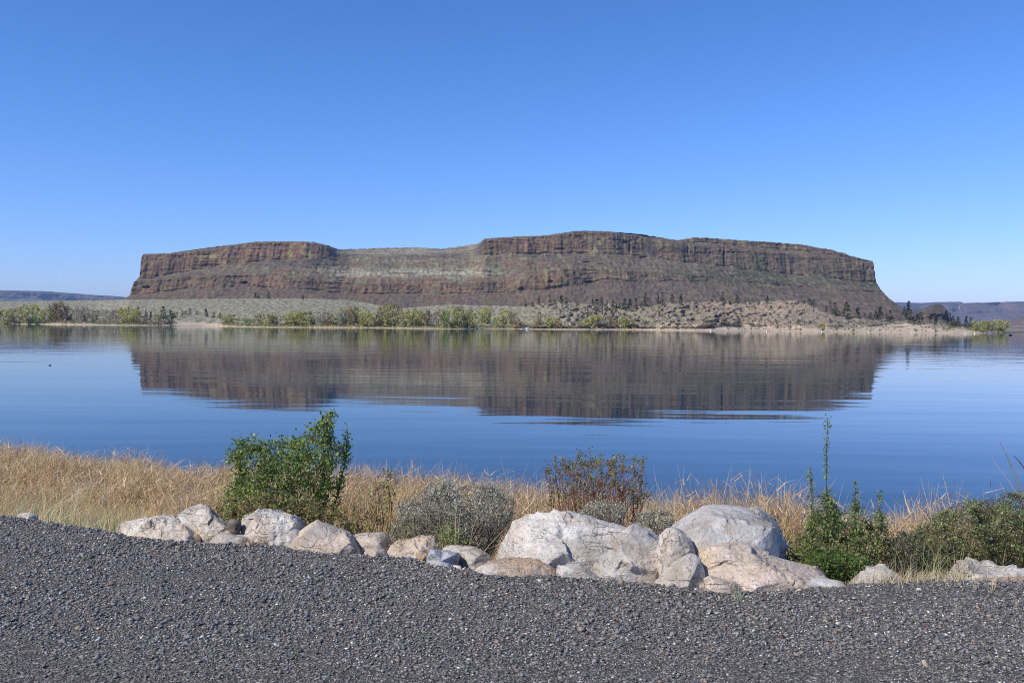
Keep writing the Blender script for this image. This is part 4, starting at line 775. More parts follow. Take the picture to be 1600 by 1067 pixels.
def branch(a, b, k=7, wob=0.06, sag=0.0, up=0.35):
    """bowed paths from a to b (n,3)"""
    n_ = len(b); t = np.linspace(0, 1, k)[None, :, None]; L_ = np.linalg.norm(b - a, axis=1)[:, None, None]
    mid = (a + b) / 2 + rng.normal(0, .10, (n_, 3)) * L_[:, 0]; mid[:, :2] = mid[:, :2] * (1 - up * .5) + a[:, :2] * up * .5
    p = (1 - t) ** 2 * a[:, None] + 2 * t * (1 - t) * mid[:, None] + t ** 2 * b[:, None]
    w = rng.normal(0, wob, (n_, k, 3)) * L_; w[:, 0] = 0; w[:, -1] *= .3
    return p + w * .5
def shrub(name, label, outline, Y, thick, base, nstem, ntwig, nleaf, leaf, cols, stemcol, cat='shrub', group=None, twiglen=.16, stemr=.007, leafspread=.035, up=.6, aspect=.55, bs=.12, leafname='foliage', shoots=(), base_drop=None, clumps=-.38, vary=.25):
    bx = P(np.array([float(base[0])]), np.array([float(base[1])]), Y)[0]
    gz = float(ground_z(bx[:1], bx[1:2])[0]); org = np.array([bx[0], bx[1], gz])
    root = empty(name, org, label, cat, group)
    tips = in_outline(outline, nstem, Y, thick)
    for s in shoots:     # explicit long shoots
        q = P(np.array([float(s[0])]), np.array([float(s[1])]), Y); tips = np.concatenate([tips, q])
    n_ = len(tips); a = org + np.stack([rng.normal(0, bs, n_), rng.normal(0, bs, n_), np.full(n_, -.02)], -1)
    pa = branch(a, tips, 8, .05)
    if shoots:     # long shoots stand upright above the crown
        ms = len(shoots); tt = np.linspace(0, 1, 8)[None, :, None]; e = tips[-ms:]; b_ = a[-ms:]; md = np.stack([e[:, 0] * .92 + b_[:, 0] * .08, (e[:, 1] + b_[:, 1]) / 2, b_[:, 2] * .55 + e[:, 2] * .45], -1)
        pa[-ms:] = (1 - tt) ** 2 * b_[:, None] + 2 * tt * (1 - tt) * md[:, None] + tt ** 2 * e[:, None] + rng.normal(0, .006, (ms, 8, 3))
    ra = stemr * rng.uniform(.6, 1.2, n_)[:, None] * np.linspace(1, .3, 8)[None]
    v1, f1 = tubes(pa, ra, 4)
    # twigs to points all through the volume, each from the nearest stem
    tp = in_outline(outline, ntwig, Y, thick)
    tp = tp[fbm(tp / .16, 2) > clumps]
    sp_ = pa[:, 2:].reshape(-1, 3); near = np.empty(len(tp), int)
    for i in range(0, len(tp), 500):
        d = ((tp[i:i + 500, None] - sp_[None]) ** 2).sum(-1) + np.maximum(0, sp_[None, :, 2] - tp[i:i + 500, None, 2]) * .4; near[i:i + 500] = d.argmin(1)
    st = sp_[near]; L_ = np.linalg.norm(tp - st, axis=1)[:, None]; st = np.where(L_ > twiglen * 3, tp + (st - tp) * (twiglen * 3 / (L_ + 1e-9)), st)
    pb = branch(st, tp, 5, .06, up=.1); rb = np.broadcast_to(np.linspace(.0028, .0012, 5)[None] * (stemr / .007) ** .5, pb.shape[:2]); v2, f2 = tubes(pb, rb, 3)
    sc = np.array(stemcol); c1 = sc * rng.uniform(.7, 1.3, (len(v1), 1)); c2 = sc * 1.15 * np.ones((len(v2), 1))
    j1 = mesh('stem', v1 - org, f1, bm_, root, col=c1)
    j2 = mesh('twigs', v2 - org, f2, bm_, root, col=c2); j2['kind'] = 'stuff'
    # leaves along the outer ends of twigs and the shoots
    allp = np.concatenate([pb[:, 1:].reshape(-1, 3), pa[-max(1, len(shoots)):, 3:].reshape(-1, 3)] if shoots else [pb[:, 1:].reshape(-1, 3)])
    k = rng.integers(0, len(allp), nleaf)
    if shoots:
        ns = int(nleaf * .035 * len(shoots)); k[:ns] = rng.integers(len(pb) * 4, len(allp), ns)
        t_ = rng.random((ns, 1)); a_ = pa[-len(shoots):, 3:]; si = rng.integers(0, len(shoots), ns); ki = rng.integers(0, a_.shape[1] - 1, ns); ps = a_[si, ki] * (1 - t_) + a_[si, ki + 1] * t_
    c = allp[k] + rng.normal(0, leafspread, (nleaf, 3))
    if shoots: c[:ns] = ps + rng.normal(0, leafspread * .55, (ns, 3))
    s = leaf * rng.uniform(.6, 1.3, nleaf); v, f = leaves(c, s, up, aspect)
    col = np.array(cols); hgt = (c[:, 2] - c[:, 2].min()) / (np.ptp(c[:, 2]) + 1e-6)
    ci = np.clip((rng.random(nleaf) * len(col)).astype(int), 0, len(col) - 1); cc = 1.7 * col[ci] * rng.uniform(1 - vary, 1 + vary, (nleaf, 1)) * (1 + .25 * fbm(c / .2 + 7, 2)[:, None])
    o = mesh(leafname, v - org, f, lm, root, col=np.clip(np.repeat(cc, 4, 0), .01, .8)); o['kind'] = 'stuff'
    return root
G = [(0.135, 0.20, 0.04), (0.105, 0.16, 0.035), (0.19, 0.24, 0.06), (0.055, 0.09, 0.025)] * 8 + [(0.32, 0.32, 0.26)]
shrub('leafy_bush', 'big bright green rounded bush with a bare leaning sprig, behind the knobbly white boulder',
      [(345,800),(352,770),(366,748),(358,712),(372,690),(386,680),(398,684),(410,690),(425,683),(440,690),(452,688),(468,676),(484,664),(500,658),(508,644),(522,642),(526,652),(518,664),(512,676),(526,684),(538,694),(540,706),(528,722),(520,742),(528,760),(510,778),(500,805),(430,815),(370,812)],
      7.7, 1.1, (445, 835), 46, 1500, 11000, .032, G, (0.12, 0.08, 0.055), clumps=-.2, shoots=[(543,672),(519,643),(508,652),(376,692)], stemr=.009, leafspread=.034)
shrub('low_bush', 'low yellowish green leafy bush spreading at the foot of the big green bush',
      [(335,806),(340,788),(352,776),(380,770),(420,772),(460,775),(500,770),(520,790),(545,800),(560,830),(530,830),(490,812),(430,812),(370,815)],
      7.1, .6, (430, 850), 26, 600, 2400, .026, [(0.17, 0.19, 0.05), (0.11, 0.15, 0.04), (0.24, 0.22, 0.08), (0.20, 0.12, 0.06)], (0.13, 0.085, 0.06), stemr=.006)
shrub('spindly_bush', 'thin spindly shrub with sparse yellow green leaves, between the big green bush and sagebrush',
      [(545,835),(552,800),(575,770),(590,740),(605,728),(630,735),(625,760),(612,790),(620,815),(600,840)],
      7.4, .5, (575, 860), 16, 160, 520, .028, [(0.20, 0.21, 0.06), (0.15, 0.17, 0.05), (0.25, 0.2, 0.08)], (0.12, 0.09, 0.07), stemr=.006, shoots=[(612,727),(560,765)])
SG = [(0.36, 0.36, 0.26), (0.30, 0.30, 0.21), (0.44, 0.43, 0.32), (0.22, 0.215, 0.15)]; SS = (0.16, 0.13, 0.11)
shrub('sagebrush', 'big grey green sagebrush with dark gnarled twigs, left of the biggest boulder',
      [(612,830),(622,800),(634,778),(650,768),(672,758),(700,752),(722,756),(745,760),(765,756),(785,764),(800,772),(806,790),(800,812),(786,840),(775,862),(760,862),(720,856),(690,842),(640,838)],
      7.0, 1.0, (715, 880), 80, 4200, 22000, .021, SG, SS, clumps=-.10, vary=.15, twiglen=.12, stemr=.010, leafspread=.022, up=1.2, aspect=.28, bs=.16)
shrub('sagebrush', 'twiggy grey sagebrush with few leaves over the tan boulder behind the blue grey block',
      [(600,850),(612,825),(630,815),(650,800),(668,810),(690,830),(690,848),(650,845)],
      6.7, .4, (645, 865), 26, 420, 900, .020, [(0.26, 0.26, 0.19), (0.20, 0.26, 0.09)], SS, twiglen=.10, stemr=.006, leafspread=.02, up=1.0, aspect=.35)
shrub('green_weed', 'small fresh yellow green weed at the foot of the big sagebrush, behind the mottled boulder',
      [(680,852),(684,828),(700,822),(715,830),(722,850)], 6.45, .3, (702, 868), 14, 120, 420, .020, [(0.22, 0.27, 0.08), (0.16, 0.21, 0.06)], (0.16, 0.14, 0.08), stemr=.003)
shrub('sagebrush', 'small round pale sagebrush peeking over the middle of the biggest boulder',
      [(904,812),(906,796),(918,786),(935,783),(955,784),(972,788),(977,802),(970,818),(945,822),(915,818)], 6.9, .45, (940, 850), 30, 700, 2600, .020, SG, SS, twiglen=.08, stemr=.005, leafspread=.016, up=1.2, aspect=.3)
shrub('sagebrush', 'low pale sagebrush between the biggest boulder and the tall grey boulder',
      [(985,822),(992,806),(1005,800),(1025,795),(1045,798),(1054,806),(1048,822),(1030,834),(1005,832)], 6.9, .45, (1020, 850), 28, 600, 2200, .020, SG, SS, twiglen=.08, stemr=.005, leafspread=.016, up=1.2, aspect=.3)
shrub('red_stemmed_bush', 'sparse red stemmed bush with small olive leaves behind the biggest boulder',
      [(850,745),(858,722),(866,712),(880,720),(905,708),(930,716),(960,712),(978,716),(1004,712),(1008,722),(998,745),(1012,758),(1016,775),(985,790),(960,800),(900,800),(880,785),(862,765)],
      7.9, .8, (932, 850), 140, 620, 3800, .026, [(0.14, 0.17, 0.055), (0.11, 0.14, 0.045), (0.18, 0.18, 0.07), (0.20, 0.12, 0.06)], (0.27, 0.10, 0.075), stemr=.006, clumps=-.15, shoots=[(895,722),(922,704),(940,712),(990,716),(867,712),(974,709),(1005,714),(906,700),(858,735)], leafspread=.02)
shrub('green_bush', 'bright green bush with one very tall thin leafy shoot, behind the pale angular rock',
      [(1228,885),(1230,862),(1240,840),(1252,832),(1266,822),(1276,785),(1290,768),(1306,778),(1310,806),(1322,826),(1334,800),(1343,780),(1348,800),(1344,826),(1360,832),(1374,800),(1382,800),(1384,826),(1386,840),(1382,870),(1350,885),(1310,905),(1290,898),(1262,884)],
      6.6, .75, (1305, 910), 48, 1300, 8800, .024, [(0.125, 0.185, 0.05), (0.10, 0.145, 0.04), (0.17, 0.215, 0.065), (0.115, 0.165, 0.045), (0.18, 0.15, 0.08)], (0.085, 0.07, 0.055), stemr=.006, clumps=-.12,
      shoots=[(1293,655),(1267,733),(1340,750),(1376,768)], leafspread=.022)
shrub('green_bush', 'low vivid green leafy clump just left of the pale angular rock',
      [(1255,892),(1262,868),(1285,858),(1310,860),(1345,866),(1360,880),(1345,892),(1318,908),(1296,902)], 6.1, .3, (1305, 905), 26, 480, 2400, .022, [(0.08, 0.135, 0.03), (0.065, 0.11, 0.027), (0.10, 0.155, 0.04)], (0.10, 0.09, 0.05), stemr=.004, leafspread=.02)
shrub('twiggy_bush', 'dull twiggy grey green bush between the bright green bush and the dark right hand bush',
      [(1375,885),(1382,850),(1395,838),(1420,830),(1440,838),(1450,860),(1452,885),(1420,898),(1395,895)], 6.7, .6, (1415, 905), 40, 900, 3600, .019, [(0.12, 0.14, 0.06), (0.16, 0.15, 0.10), (0.09, 0.10, 0.05)], (0.13, 0.105, 0.085), stemr=.006, leafspread=.02)
shrub('dark_bush', 'wide dark olive bush flecked with reddish brown, above the long whitish boulder at far right',
      [(1425,880),(1422,850),(1430,825),(1452,812),(1470,800),(1492,790),(1510,780),(1540,782),(1570,772),(1600,778),(1640,770),(1700,790),(1720,850),(1700,905),(1600,900),(1490,895),(1450,892)],
      7.2, 1.3, (1560, 900), 90, 4200, 30000, .020, [(0.16, 0.20, 0.065), (0.13, 0.165, 0.055), (0.21, 0.24, 0.10), (0.14, 0.18, 0.06), (0.20, 0.15, 0.09), (0.075, 0.09, 0.035)], (0.10, 0.07, 0.055), stemr=.008, leafspread=.024)
# bare dead stalks rising at the right edge
def stalks(name, label, items, Y, r0, col_, cat='dead twigs'):
    pts0 = P(np.array([float(items[0][0][0])]), np.array([float(items[0][0][1])]), Y)[0]; root = empty(name, pts0, label, cat)
    for k, it in enumerate(items):
        a = np.array(it, float); t = np.linspace(0, 1, 12); sx = np.interp(t, np.linspace(0, 1, len(a)), a[:, 0]); sy = np.interp(t, np.linspace(0, 1, len(a)), a[:, 1])
        p = P(sx, sy, Y + .25 * np.sin(k * 1.7) * t); v, f = tubes(p[None], (r0 * np.linspace(1, .35, 12))[None] * (1 if k % 3 == 0 else .6), 5)
        mesh('stalk', v - pts0, f, bm_, root, col=np.array(col_) * np.ones((len(v), 1)))
    return root
stalks('dead_stalks', 'bare grey dead stalks leaning left above the dark bush at the right edge',
       [[(1612,800),(1598,770),(1585,735),(1570,705),(1562,690)], [(1600,785),(1585,765),(1572,745),(1558,728),(1550,714)], [(1606,800),(1590,760),(1576,722),(1572,708)], [(1640,800),(1612,750),(1594,722),(1584,712)], [(1585,790),(1570,770),(1562,752)]], 7.2, .007, (0.30, 0.25, 0.23))
stalks('leaning_branch', 'long bare dead branch slanting up from the tan boulder across the big sagebrush',
       [[(608,845),(626,808),(648,778),(672,756),(698,744)], [(640,790),(662,786),(680,770)], [(628,806),(622,785),(630,770)]], 6.5, .006, (0.16, 0.13, 0.11))
stalks('dead_stalks', 'tangle of bare brown twigs in front of the thin spindly shrub',
       [[(570,850),(566,820),(556,795)], [(572,850),(584,822),(580,800)], [(574,848),(596,826),(606,806)], [(560,850),(545,826),(530,812)], [(568,840),(590,842),(610,828)]], 6.9, .006, (0.12, 0.09, 0.07))

# ------------------------------------------------------------------ trees on the far shore
tlm = leafmat('tree_leaf', 0.35, 0.6, 0.2); tbm = plain('tree_bark', (0.24, 0.19, 0.14), 0.9, 0.1); palebark = plain('pale_bark', (0.42, 0.38, 0.32), 0.9, 0.1)
def broad_mesh(kind, seed, cols, nl=760, leafs=.075, upright=0.0, bare=0.0):
    global rng
    keep_, rng = rng, np.random.default_rng(seed)
    nb = 9; az = rng.uniform(0, 2 * np.pi, nb); rr = rng.uniform(.08, .42, nb) * (1 - .6 * upright); tipz = rng.uniform(.55, .97, nb)
    tips = np.stack([np.cos(az) * rr, np.sin(az) * rr, tipz], -1); a = np.stack([rng.normal(0, .04, nb), rng.normal(0, .04, nb), np.zeros(nb) - .03], -1)
    p = branch(a, tips, 6, .05); r = np.linspace(.012, .003, 6)[None] * np.ones((nb, 1)); tv, tf = tubes(p, r, 4)
    k = 26; cz = rng.uniform(.08, .92, k); w = np.sqrt(np.clip(1 - ((cz - .52) / .5) ** 2, .05, 1)) * (.46 - .18 * upright); ca = rng.uniform(0, 2 * np.pi, k); cr_ = w * rng.uniform(.3, .95, k)
    cen = np.stack([np.cos(ca) * cr_, np.sin(ca) * cr_, cz], -1); cs = rng.uniform(.07, .13, k)
    i = rng.integers(0, k, nl); c = cen[i] + randdir(nl) * (rng.random((nl, 1)) ** .4) * cs[i][:, None] * np.array([1, 1, 1.25 + upright])
    c[:, 2] = np.abs(c[:, 2] - .06) + .06
    v, f = leaves(c, leafs * rng.uniform(.6, 1.4, nl), .4 + 2 * upright, .6); col = np.array(cols)
    tone = rng.uniform(.75, 1.25, k)[i]; cc = 1.45 * col[rng.integers(0, len(col), nl)] * (tone * rng.uniform(.8, 1.2, nl))[:, None]
    tw = randdir(60, 1.5) * .16; st = cen[rng.integers(0, k, 60)]; bv, bf = tubes(branch(st - tw * .5, st + tw, 4, .02), np.full((60, 4), .0035), 3)
    jv, jf = join([(tv, tf), (bv, bf)])[:2]
    rng = keep_
    return mesh('trunk', jv, jf, palebark if kind == 'pale' else tbm, link=False), mesh('crown', v, f, tlm, col=np.repeat(cc, 4, 0), link=False)
def pine_mesh(seed, cols, nl=620, wide=.24, gap=0.0):
    global rng
    keep_, rng = rng, np.random.default_rng(seed)
    tv, tf = tubes(np.array([[[0, 0, -.04], [0.01, 0, .4], [0, .01, .97]]]), np.array([[.03, .02, .004]]), 5)
    nb = 70; bz = rng.uniform(.10, .97, nb); ba = rng.uniform(0, 2 * np.pi, nb); L_ = wide * (1 - bz) ** .75 * rng.uniform(.6, 1.15, nb) + .025
    i = rng.integers(0, nb, nl); t = rng.random(nl) ** .6
    c = np.stack([np.cos(ba[i]) * L_[i] * t, np.sin(ba[i]) * L_[i] * t, bz[i] + .05 * t - .10 * t * t * (1 - bz[i])], -1) + rng.normal(0, .012, (nl, 3))
    d = np.stack([np.cos(ba[i]), np.sin(ba[i]), rng.uniform(-.2, .5, nl)], -1) + rng.normal(0, .35, (nl, 3)); d /= np.linalg.norm(d, axis=1)[:, None]
    v, f = leaves(c, .062 * rng.uniform(.7, 1.3, nl), aspect=.5, dirs=d); cc = np.array(cols)[rng.integers(0, len(cols), nl)] * rng.uniform(.7, 1.3, (nl, 1))
    rng = keep_
    return mesh('trunk', tv, tf, tbm, link=False), mesh('crown', v, f, tlm, col=np.repeat(cc, 4, 0), link=False)
YG = [(0.34, 0.33, 0.075), (0.28, 0.29, 0.07), (0.40, 0.37, 0.10)]; BR = [(0.34, 0.24, 0.11), (0.27, 0.19, 0.09), (0.36, 0.30, 0.12)]; OL = [(0.24, 0.24, 0.09), (0.30, 0.27, 0.11), (0.20, 0.19, 0.09)]
DB = [(0.20, 0.155, 0.09), (0.18, 0.165, 0.085), (0.25, 0.175, 0.105)]; BG = [(0.20, 0.30, 0.07), (0.15, 0.24, 0.06)]; PG = [(0.30, 0.28, 0.19), (0.24, 0.22, 0.15), (0.27, 0.27, 0.15)]; RD = [(0.25, 0.15, 0.12), (0.21, 0.14, 0.11)]
KM = {
 'yg': [broad_mesh('w', 11, YG), broad_mesh('w', 12, YG), broad_mesh('w', 13, YG)],
 'ol': [broad_mesh('w', 21, OL), broad_mesh('w', 22, OL, upright=.3)],
 'br': [broad_mesh('w', 31, BR, 700), broad_mesh('w', 32, BR, 700)],
 'db': [broad_mesh('w', 41, DB, 700, upright=.7), broad_mesh('w', 42, DB, 700, upright=.7)],
 'bg': [broad_mesh('w', 51, BG)],
 'pg': [broad_mesh('pale', 61, PG, 480, .06, upright=.5), broad_mesh('pale', 62, PG, 420, .06, upright=.4)],
 'rd': [broad_mesh('w', 71, RD, 520, .06)],
 'pn': [pine_mesh(81, [(0.035, 0.055, 0.025), (0.05, 0.07, 0.03)]), pine_mesh(82, [(0.035, 0.055, 0.025), (0.05, 0.07, 0.03)], wide=.28), pine_mesh(83, [(0.04, 0.055, 0.03), (0.055, 0.07, 0.035)], wide=.19)],
 'rg': [pine_mesh(84, [(0.05, 0.075, 0.03), (0.07, 0.09, 0.04)], wide=.42), pine_mesh(85, [(0.04, 0.065, 0.035)], wide=.34)],
}
LOOK = {'yg': ('yellow green willow', 'willow_tree'), 'ol': ('olive green leafing tree', 'leafy_tree'), 'br': ('orange brown budding willow', 'willow_tree'), 'db': ('dark reddish brown upright poplar', 'poplar_tree'), 'bg': ('fresh bright green tree', 'leafy_tree'),
        'pg': ('pale half bare cottonwood', 'cottonwood_tree'), 'rd': ('reddish half bare shrubby tree', 'shrubby_tree'), 'pn': ('dark pine', 'pine_tree'), 'rg': ('round dark juniper', 'juniper_tree')}
# (zone phrase, fraction of the way back used for depth, [(kind, x, foot y, height, width)...]) in surveyed pixels
ZONES = [
 ('on the left lake shore', [('yg',8,506,22,26),('ol',24,506,23,20),('yg',47,506,28,30),('bg',58,506,15,16),('yg',72,505,22,16),('db',83,503,29,13),('db',92,503,30,14),('db',99,503,31,13),('ol',110,502,24,14),('pg',119,503,26,13),('pg',128,503,24,12),('rd',134,503,22,12),
   ('pg',141,503,21,13),('ol',148,503,18,12),('rg',153,494,9,10),('pg',162,503,20,14),('pg',171,503,22,15),('rd',179,503,18,12),('rg',186,500,14,9),('yg',196,505,23,20),('yg',206,506,24,22),('ol',215,505,20,14),('rg',201,488,7,7),('pn',216,496,14,9)]),
 ('beside the sand dune', [('rd',223,507,13,12),('pn',228,503,15,7),('pn',235.5,503,14,6.5),('ol',249,502,17,14),('pn',255.5,501,19,10),('rd',247,508,9,14),('pn',267,508.5,20,12),('ol',272,497,11,11),('rg',285,496,10,7),('rg',290,494,8,6),('rg',297,494.5,11,8),('rg',307.5,493.5,7,5),('pn',322,496,12,7),('pn',334,497.5,8,5),('pn',343.5,499,9,6)]),
 ('along the shore past the dune', [('yg',354,505.5,14,17),('ol',364,506,14,16),('bg',384,505,8,10),('bg',394,505,8,9),('br',407,508,18,15),('yg',420,509,18,16),('ol',429,509,19,18),('yg',450,508.5,17,20),('yg',461,509,22,22),('yg',474,509,22,22),('ol',488,509,22,20),('pg',498,509,20,9),('pg',504,509,23,8),
   ('br',513,509,23,14),('bg',522,509,16,12),('pg',531,508,25,12),('ol',538,508,27,13),('br',546,508,29,14),('ol',553,508,28,15),('pg',560,508,26,14),('yg',568,510,24,18),('yg',579,510,20,16)]),
 ('in the dense shoreline grove', [('ol',591,510,26,18),('br',597,509,32,15),('yg',606,510,33,18),('ol',616,510,34,19),('rd',624,509,27,12),('yg',632,511,24,17),('yg',643,511,28,19),('ol',653,510,27,17),('yg',661,510,22,14),('db',667.5,510,26,8),('pg',674,510,22,10),('rd',682,507,19,12),('br',690,505,22,11),('bg',695,512,26,15),
   ('yg',706,512,27,20),('ol',717,512,32,22),('yg',729,512,28,22),('yg',739,511,22,14)]),
 ('in the gap before the dock', [('yg',753,505,21,14),('yg',762,505,24,15),('yg',777,511,15,11),('yg',790,506,22,17),('ol',801,508,23,18),('br',808,513,15,15),('br',815,513,10,10)]),
 ('at the water right of the dock', [('br',838,513,14,16),('ol',846,513,16,16),('yg',862,513,17,17),('br',872,513,10,10),('yg',913,510,12,14),('yg',930,511,18,17),('ol',938,511,20,17),('br',956,513,19,12),('br',965,513,14,9),('yg',973,513,18,12),('ol',981,513,20,12),('yg',988,513,13,9)]),
 ('on the sandy strip below the granite knoll', [('rd',1234,516,14,7),('yg',1285,517,13,9),('rg',1248,505,6,9),('rg',1297,505,7,8),('ol',1333,518,9,5)]),
 ('on the sagebrush plain at the foot of the mesa', [('pn',399,467,9,5),('pn',403.5,467,8,5),('pn',419.5,467,10,6),('pn',473,468.5,7,5)]),
 ('on the pale rise below the mesa', [('pn',821,480,10,5),('pn',832,479.5,7,5),('pn',842,477.5,12,5),('pn',859,476,13,5),('pn',867,475.5,8,4),('pn',877,475.5,13,8),('pn',884,477,11,6),('rg',849,482,5,5),('pn',902,478.5,5,4),('rg',912,496,7,4)]),
 ('on the rocky knoll', [('pn',926,477,8,5),('pn',932,491,20,11),('pn',939.5,480,14,7),('pn',948,488,15,6),('pn',941,492,12,4),('pn',957.5,490,19,6),('pn',963,489,13,6),('pn',968,483,8,4),('pn',975.5,485,17,6),('pn',984,486,17,9),('pn',993.5,484,15,6),('pn',1008.5,482,20,9),('rg',1002,482,8,6),('pn',1028.5,476,14,5),('pn',1034.5,478,18,6),
   ('pn',1050.5,474.5,13,6),('pn',1064,477.5,16,8),('rg',1020,479,4,4),('rg',1030,484,6,5),('rg',1075,486,6,6),('rg',1088,476.5,6,5)]),
 ('along the crest right of the knoll', [('rg',1113,473,5,6),('pn',1129.5,472.5,14,7),('br',1140,472,12,6),('pn',1152,475,13,6),('rg',1164.5,477,8,6),('rg',1179,480,5,5),('pn',1199,474.5,11,6),('rg',1186,477,6,5),('pn',1214,447,8,5),('pn',1257,475,6,3),('rg',1265,476,9,9),('rg',1272,478,10,10)]),
 ('in the scattered row before the mesa corner', [('pn',1291,487.5,9,4),('rg',1297,485,14,5),('pn',1304.5,494,18,10),('rg',1312,493,7,4),('pn',1323,498.5,23,12),('pn',1340,497,15,9),('rg',1351,497,7,7),('pn',1360,498.5,9,6),('pn',1368.5,500,13,6),('pn',1375,500.5,19,10),('pn',1391,502.5,15,10),('rg',1386,501,10,6),('rg',1407,503,6,4)]),
 ('by the small rocky knob', [('pn',1413,493,12,7),('pn',1419,503,29,10),('pn',1424,505,18,7),('rg',1430,492,10,6),('pn',1438,507.5,17,9),('pn',1461.5,508.5,17,6),('rg',1480,509,7,6),('ol',1486,511,6,7),('pn',1489.5,511.5,15,7),('pn',1497,513,16,8),('pn',1509.5,514,18,8),('pn',1517,513.5,15,8)]),
 ('at the tip of the spit', [('yg',1527,517.5,17,16),('yg',1537,518,17,17),('ol',1547,518,15,15),('yg',1558,518.5,18,18),('yg',1567,518.5,18,17)]),
]
ORD = 'first second third fourth fifth sixth seventh eighth ninth tenth eleventh twelfth thirteenth fourteenth fifteenth sixteenth seventeenth eighteenth nineteenth twentieth'.split()
farxs = xs_far; ridge_y, ridge_d, s_y, s_d, m_y, m_d = FAR
count = {}
dg_ = bpy.context.evaluated_depsgraph_get(); shore_ob = bpy.data.objects['far_shore_ground']; mesa_ob = bpy.data.objects['mesa_hill']
from mathutils.bvhtree import BVHTree
bv1 = BVHTree.FromObject(shore_ob, dg_); bv2 = BVHTree.FromObject(mesa_ob, dg_)
eye = Vector((0, 0, EYE))
def foot_at(x, y):
    """first ground met along the sight line of a foot, searched a little lower where the crest is missed"""
    for k in range(14):
        d = Vector(rays(np.array([float(x)]), np.array([y + 0.4 * k]))[0]).normalized(); hits = [h for h in (bv1.ray_cast(eye, d), bv2.ray_cast(eye, d)) if h[0] is not None]
        if hits:
            h = min(hits, key=lambda h: h[3])
            if h[0].z > WATER_Z + .01 and h[0].y < 4000: return h[0]
    return None
for zone, items in ZONES:
    bykind = {}
    for it in sorted(items, key=lambda i: i[1]): bykind.setdefault(it[0], []).append(it)
    for kd, its in bykind.items():
        adj, nm = LOOK[kd]
        for k, (kk, x, y, h, w) in enumerate(its):
            p = foot_at(x, y)
            if p is None: print('no ground for', zone, kd, x, y); continue
            m_per = p.y / FPX
            if len(its) == 1: lab = f'the only {adj} {zone}'
            elif k == len(its) - 1: lab = f'last {adj} {zone}'
            else: lab = f'{ORD[k]} {adj} from the left {zone}'
            if h == max(i[3] for i in its) and sum(i[3] == h for i in its) == 1 and len(its) > 2: lab = f'tallest {adj} {zone}'
            tm, cm = KM[kd][count.get(kd, 0) % len(KM[kd])]; count[kd] = count.get(kd, 0) + 1
            natw = {'pn': .46, 'rg': .75, 'db': .62, 'pg': .7}.get(kd, .9)
            sx = w * m_per * (1.4 if kd in ('pn', 'rg') else 1.38) / natw; sz = h * m_per * (1.16 if kd == 'pn' else 1.06)
            root = empty(nm, (p.x, p.y + .2, p.z - .1), lab, 'tree', 'trees on the far shore', rz=rng.uniform(0, 6.28), scale=(sx, sx, sz))
            for mm_, pn_ in ((tm, 'trunk'), (cm, 'crown')):
                o = bpy.data.objects.new(pn_, mm_); COL.objects.link(o); o.parent = root
                if pn_ == 'crown': o['kind'] = 'stuff'

# low scrub and willow suckers between the shoreline trees
sc_p, sc_c = [], []
for x0, x1, n_, cols_ in ((0, 270, 620, OL + PG + DB), (346, 600, 620, YG + OL + BR), (600, 830, 560, YG + OL + PG), (830, 1000, 200, OL + BR), (1000, 1500, 260, [(.10, .11, .06), (.14, .14, .09)]), (1515, 1572, 90, YG)):
    for k in range(n_):
        x = rng.uniform(x0, x1); y = np.interp(x, xs_far, s_y) - rng.uniform(1.2, 5.5 if x < 1000 else 16) ; p = foot_at(x, y)
        if p is None: continue
        s_ = p.y / FPX * rng.uniform(1.0, 2.6); m_ = 16; q_ = np.array(p) + randdir(m_) * rng.random((m_, 1)) ** .5 * s_ * np.array([1.2, 1.2, .8]) + (0, 0, s_ * .6)
        sc_p.append(q_); sc_c.append(np.array(cols_)[rng.integers(0, len(cols_))] * rng.uniform(.9, 1.6) * rng.uniform(.8, 1.2, (m_, 1)))
q_ = np.concatenate(sc_p); v, f = leaves(q_, rng.uniform(.6, 1.4, len(q_)), .6, .6)
tag(mesh('shore_scrub', v, f, tlm, col=np.repeat(np.concatenate(sc_c), 4, 0)), kind='stuff')

